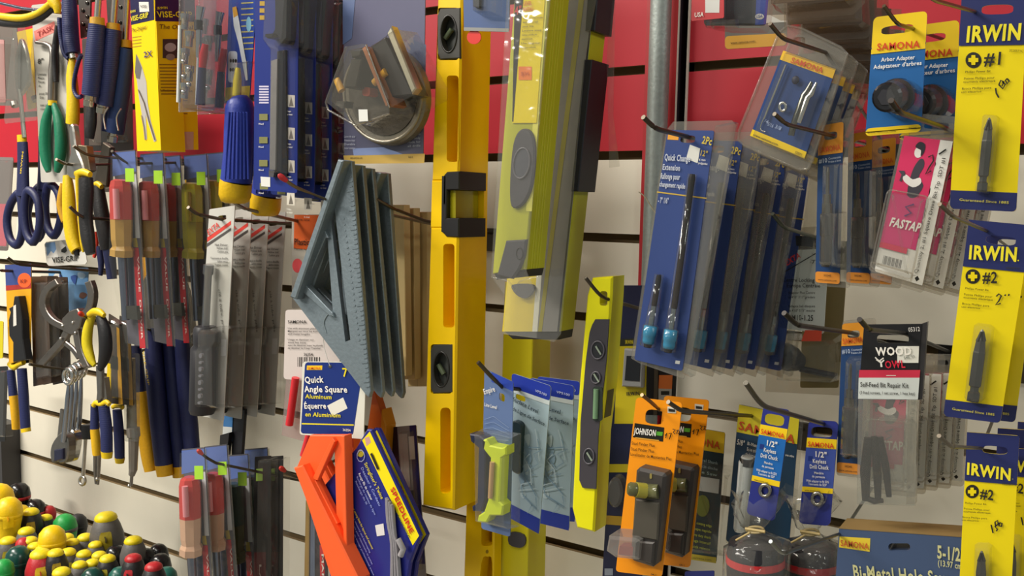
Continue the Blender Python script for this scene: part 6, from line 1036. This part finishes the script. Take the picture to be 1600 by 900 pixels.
for k, (x, lab) in enumerate(((398, 'front dark narrow pack with red base, right of the lower screwdrivers'), (417, 'rear dark narrow pack with red base, beside the orange square'))):
    it, q, b = card_item('dark_pack', lab, 'blister pack', ((x, 714), (x + 25, 712), (x + 24, 985), (x - 4, 985)), .12 - .02 * k, C('#2d2a2a', 'print', .3), group='dark narrow packs'); b.slab(q.box(.1, .07, .5, .14), h, h + .0004, C('#8fae4a')); b.mark(q.box(.05, .55, .75, 1), h, C('#5c1f22')); b.text('LAMES', q(.4, .62), q(.42, .9), 5, h, C('#b8a8a0'), 1.5, up=(5, 0)); s = it.part('blister', 'clear blister'); s.shell(q.box(.08, .02, .95, 1), h, .012, THIN, .003)

# ================================================================ packs half hidden behind the left hand tools
def back_pack(name, lbl, quad, d, col, bands=(), blister=True, cat='card pack'):
    it, q, b = card_item(name, lbl, cat, quad, d, C(col, 'print', .35))
    for u0, v0, u1, v1, m in bands: b.mark(q.box(u0, v0, u1, v1), h, C(m))
    if blister: s = it.part('blister', 'clear blister'); s.shell(q.rbox(.12, .2, .88, .93, .1), h, .009, THIN, .003)
back_pack('grey_pack', 'dull grey clear pack in the top left corner behind the scissors', ((-20, 30), (26, 30), (30, 165), (-10, 165)), .1, '#6f655f', ((.2, .1, .4, .9, '#8f857c'),), cat='blister pack')
back_pack('dark_pack', 'dark pack hanging behind the three navy locking pliers', ((128, 60), (204, 62), (208, 236), (132, 236)), .085, '#4a4543', ((.1, .6, .35, .95, '#8b8078'), (.55, .05, .8, .4, '#2e2a2c')), cat='blister pack')
back_pack('grey_pack', 'grey and tan pack behind the steel jaws of the yellow and black pliers', ((122, 236), (180, 238), (174, 300), (124, 300)), .09, '#7a7168', ((.1, .2, .35, .8, '#b9ab92'), (.6, .2, .8, .9, '#463f3c')), cat='blister pack')
back_pack('yellow_card', 'yellow card behind the yellow green screwdriver', ((287, 243), (312, 244), (316, 420), (296, 420)), .06, '#dcae1e', ((0, .0, 1, .08, '#3c4a86'), (.1, .2, .7, .24, '#8a6a14'), (.1, .28, .8, .31, '#8a6a14')), False)
back_pack('dark_pack', 'dark slate pack right of the yellow green screwdriver', ((311, 243), (346, 245), (344, 345), (314, 345)), .045, '#3a3d45', ((.6, .03, .85, .25, '#9cc83a'),), cat='blister pack')
back_pack('orange_card', 'orange yellow card showing between the red screwdriver shafts', ((217, 362), (250, 366), (246, 520), (222, 520)), .05, '#df9f22', ((.1, .1, .5, .16, '#3a2a18'), (.0, .55, 1, .62, '#e8e0d2')), False)

# ================================================================ rack of screwdrivers, bottom left
zt = P(90, 985, .14).z; xa, xb = P(-90, 860, .1).x, P(300, 880, .12).x
it = Item('driver_rack', 'grey rack holding the loose screwdrivers along the wall', 'rack', 120, 985, .12); lo = lambda p: it.fr.I @ p
b = it.part('shelf'); p0, p1 = lo(V((xa, 0, zt))), lo(V((xb, 0, zt))); yy = lambda y: lo(V((0, y, 0))).z
b.box3(p0.x, p1.x, p0.y - .012, p0.y, yy(-.002), yy(-.30), C('#57534d', 'paint')); b = it.part('front_lip'); b.box3(p0.x, p1.x, p0.y - .012, p0.y + .02, yy(-.30), yy(-.306), C('#57534d', 'paint'))
for xx in (xa + .03, xb - .03):
    k = it.part('bracket'); q = lo(V((xx, 0, zt))); k.box3(q.x - .004, q.x + .004, q.y - .1, q.y - .012, yy(-.001), yy(-.1), C('#57534d', 'paint'))
GY = C('#5d5a58', 'rubber', .5); KB = C('#232225', 'rubber', .45); YC = C('#e6cf18', 'rubber', .45); YO = C('#efc60c', 'rubber', .4); RD = C('#b4252c', 'rubber', .42); GN = C('#1f9a45', 'rubber', .42); DG = C('#123f38', 'plastic', .25); TL = C('#1f5a50', 'plastic', .3); GB = C('#161618', 'plastic', .2)
def grip(lbl, cx, top, r, body, cap, win=None, d=None, lean=0, style=0, grp='rack of loose screwdrivers'):
    r *= 1.22
    if win: win = (win[0], win[1] * .6 + .85) + tuple(win[2:])
    if d is None: d = .07 + .14 * max(0, (top - (755 + .36 * cx)) / 100)
    it = Item('screwdriver', lbl, 'screwdriver', cx, top, d, grp); fr = it.fr; m = fr.mpp((cx, top)); R = r * m; ht = -(fr.I @ V((0, 0, zt + .0005)) - V((0, 0, 0))).y
    ht = -(fr.I @ V((fr.o.x, fr.o.y, zt + .0005))).y; c0_ = fr.L((cx, top)); ax = lambda t: V((c0_.x + lean * m * t, c0_.y - ht * t, 0)); k = R * 2.1 / ht
    b = it.part('grip'); prof = {0: ((.30, .62), (.34, .68), (.55, .82), (.9, .98), (1.2, 1.0), (1.7, .86), (2.1, .74)), 1: ((.02, .25), (.1, .55), (.35, .88), (.75, 1.0), (1.1, .92), (1.5, .8), (2.0, .78))}[style]
    ts = [min(p * R * 1.55 / ht, .96) for p, _ in prof] + [1.0]; rs = [q * R for _, q in prof] + [R * .6]
    b.tube3([ax(t) for t in ts], rs, body, 18)
    c = it.part('end_cap', 'yellow cap' if cap in (YC, YO) else None)
    if style == 0: c.tube3([ax(t * R / ht) for t in (0, .06, .2, .38, .5)], [R * q for q in (.2, .42, .6, .67, .62)], cap, 18)
    else: c.tube3([ax(t * R / ht) for t in (1.15, 1.2, 1.5, 1.55)], [R * q for q in (.9, 1.0, .98, .8)], cap, 18)
    if win:
        w_ = it.part('window', 'inset panel'); y0 = ax(1.0 * R / ht); vs = []
        for j in range(7):
            for i in range(5):
                a = -.36 + .18 * i + .0; t = (.95 + 1.15 * j / 6) * R / ht; rr = R * (.99 if t * ht / R > 1.3 else .86 + .11 * (t * ht / R - .95) / .4); p = ax(t); vs.append((p.x + rr * 1.03 * math.sin(a * (1 if 0 < j < 6 else .6) + win[1]), p.y, p.z + rr * 1.03 * math.cos(a + win[1])))
        w_.add(vs, [(j * 5 + i, (j + 1) * 5 + i, (j + 1) * 5 + i + 1, j * 5 + i + 1) for j in range(6) for i in range(4)], win[0], True)
        z = it.part('hang_hole', 'dark hang hole', w_); p = ax(1.35 * R / ht); cc = (p.x + R * 1.03 * math.sin(win[1]), p.y, p.z + R * 1.0 * math.cos(win[1])); n = 10
        z.add([(cc[0] + R * .14 * math.cos(6.283 * i / n), cc[1] + R * .2 * math.sin(6.283 * i / n), cc[2] + .0008) for i in range(n)], [tuple(range(n))], win[2] if len(win) > 2 else INK)
    return it
W = -.1
G = lambda *a, **k: grip(*a, **k)
G('tall grey screwdriver with yellow cap standing above the rest near the wall', 165, 800, 21, GY, YC, (C('#9a8a1c', 'rubber'), .15), d=.1, lean=10)
G('grey screwdriver with yellow cap, right of the tall grey one', 208, 838, 17, GY, YC, (GY, .2), d=.11, lean=4)
G('bright yellow round topped screwdriver in the middle of the rack', 80, 821, 17, YO, YO, None, d=.16, lean=14, style=1)
G('black screwdriver with yellow cap and yellow panel at the left rear', 48, 794, 15, KB, YC, (C('#a88a14', 'rubber'), .3), d=.12)
G('black screwdriver with yellow cap beside the green one', 71, 804, 12.5, KB, YC, None, d=.1)
G('green and grey screwdriver leaning to the right', 100, 803, 15, GN, GY, (GY, -.6), d=.09, lean=12, style=1)
G('large yellow screwdriver with orange hole at the left edge', 13, 777, 17, YO, YO, (YO, .35, C('#c8880c')), d=.15, lean=-6, style=1)
G('yellow round topped screwdriver touching the left border', -2, 756, 18, YO, YO, None, d=.12, lean=4, style=1)
G('black topped screwdriver with red ring at the left rear', 29, 754, 14, GB, RD, None, d=.07, style=1)
G('black topped screwdriver with red ring behind the yellow capped one', 54, 780, 13, GB, RD, None, d=.06, lean=8, style=1)
G('red topped screwdriver close to the wall', 76, 790, 9, RD, RD, None, d=.045, style=1)
G('plain black screwdriver right of the green one', 121, 803, 12, KB, KB, None, d=.055, style=1)
G('small yellow screwdriver between the two large yellow ones', 33, 789, 11, YO, YO, None, d=.1, style=1)
for i, (x, y, r) in enumerate(((41, 824, 15), (12, 839, 15), (47, 839, 14), (54, 848, 13), (67, 852, 14), (104, 834, 13), (113, 842, 13), (133, 834, 15), (149, 846, 13), (106, 857, 15), (131, 860, 14), (155, 862, 14), (144, 874, 14), (124, 877, 14), (96, 887, 17))):
    G('grey screwdriver with yellow cap, ' + ('left rear of the rack', 'at the left border', 'left of the bright yellow one', 'half hidden left of the bright yellow one', 'behind the red one', 'right behind the bright yellow one', 'right of the bright yellow one', 'in front of the plain black one', 'just left of the tall grey one', 'right of the black one with yellow panel', 'in the centre of the front group', 'in front of the tall grey one', 'in the front row centre', 'in the front row left of centre', 'at the bottom edge, left of centre')[i], x, y, r, GY, YC, (C('#a8981c', 'rubber'), .25) if i in (1, 7, 9) else None)
G('red screwdriver with yellow cap and yellow ringed hole in the front', 63, 858, 19, RD, YC, (C('#e0b81c', 'rubber'), .35, C('#8c1c20')), d=.2)
G('black screwdriver with yellow cap, right of the red one', 87, 858, 15, KB, YC, (C('#a88a14', 'rubber'), .4), d=.19)
G('black screwdriver with yellow cap in front of the tall grey one', 168, 867, 15, KB, YC, (C('#a8981c', 'rubber'), -.4), d=.16)
for i, (x, y, r, c1, c2, st) in enumerate(((28, 853, 16, DG, DG, 1), (5, 874, 13, GN, GN, 1), (180, 852, 15, GB, GB, 1), (227, 857, 14, GB, GB, 1), (247, 850, 13, GB, GB, 1), (250, 865, 14, GB, GB, 1), (186, 886, 14, TL, TL, 1), (221, 886, 13, TL, TL, 1), (260, 886, 14, TL, TL, 1), (144, 887, 15, DG, DG, 1), (36, 840, 10, RD, RD, 1))):
    G(('dark green glossy screwdriver near the left border', 'bright green screwdriver at the left border', 'glossy black screwdriver in front of the tall grey one', 'glossy black screwdriver near the right end', 'glossy black screwdriver at the right end by the wall', 'glossy black screwdriver at the right end in front', 'teal screwdriver at the bottom edge, left of the black and red one', 'teal screwdriver at the bottom edge between two black and red ones', 'teal screwdriver at the right end of the bottom edge', 'dark green screwdriver at the bottom edge', 'small red screwdriver behind the dark green one')[i], x, y, r, c1, c2, style=st)
G('black screwdriver with red cap and red panel, left one of two', 208, 866, 16, KB, RD, (RD, -.5), d=.15)
G('black screwdriver with red cap and red panel, right one of two', 240, 879, 17, KB, RD, (RD, -.5), d=.17)

# ================================================================ build everything
for it in ITEMS: it.finish()
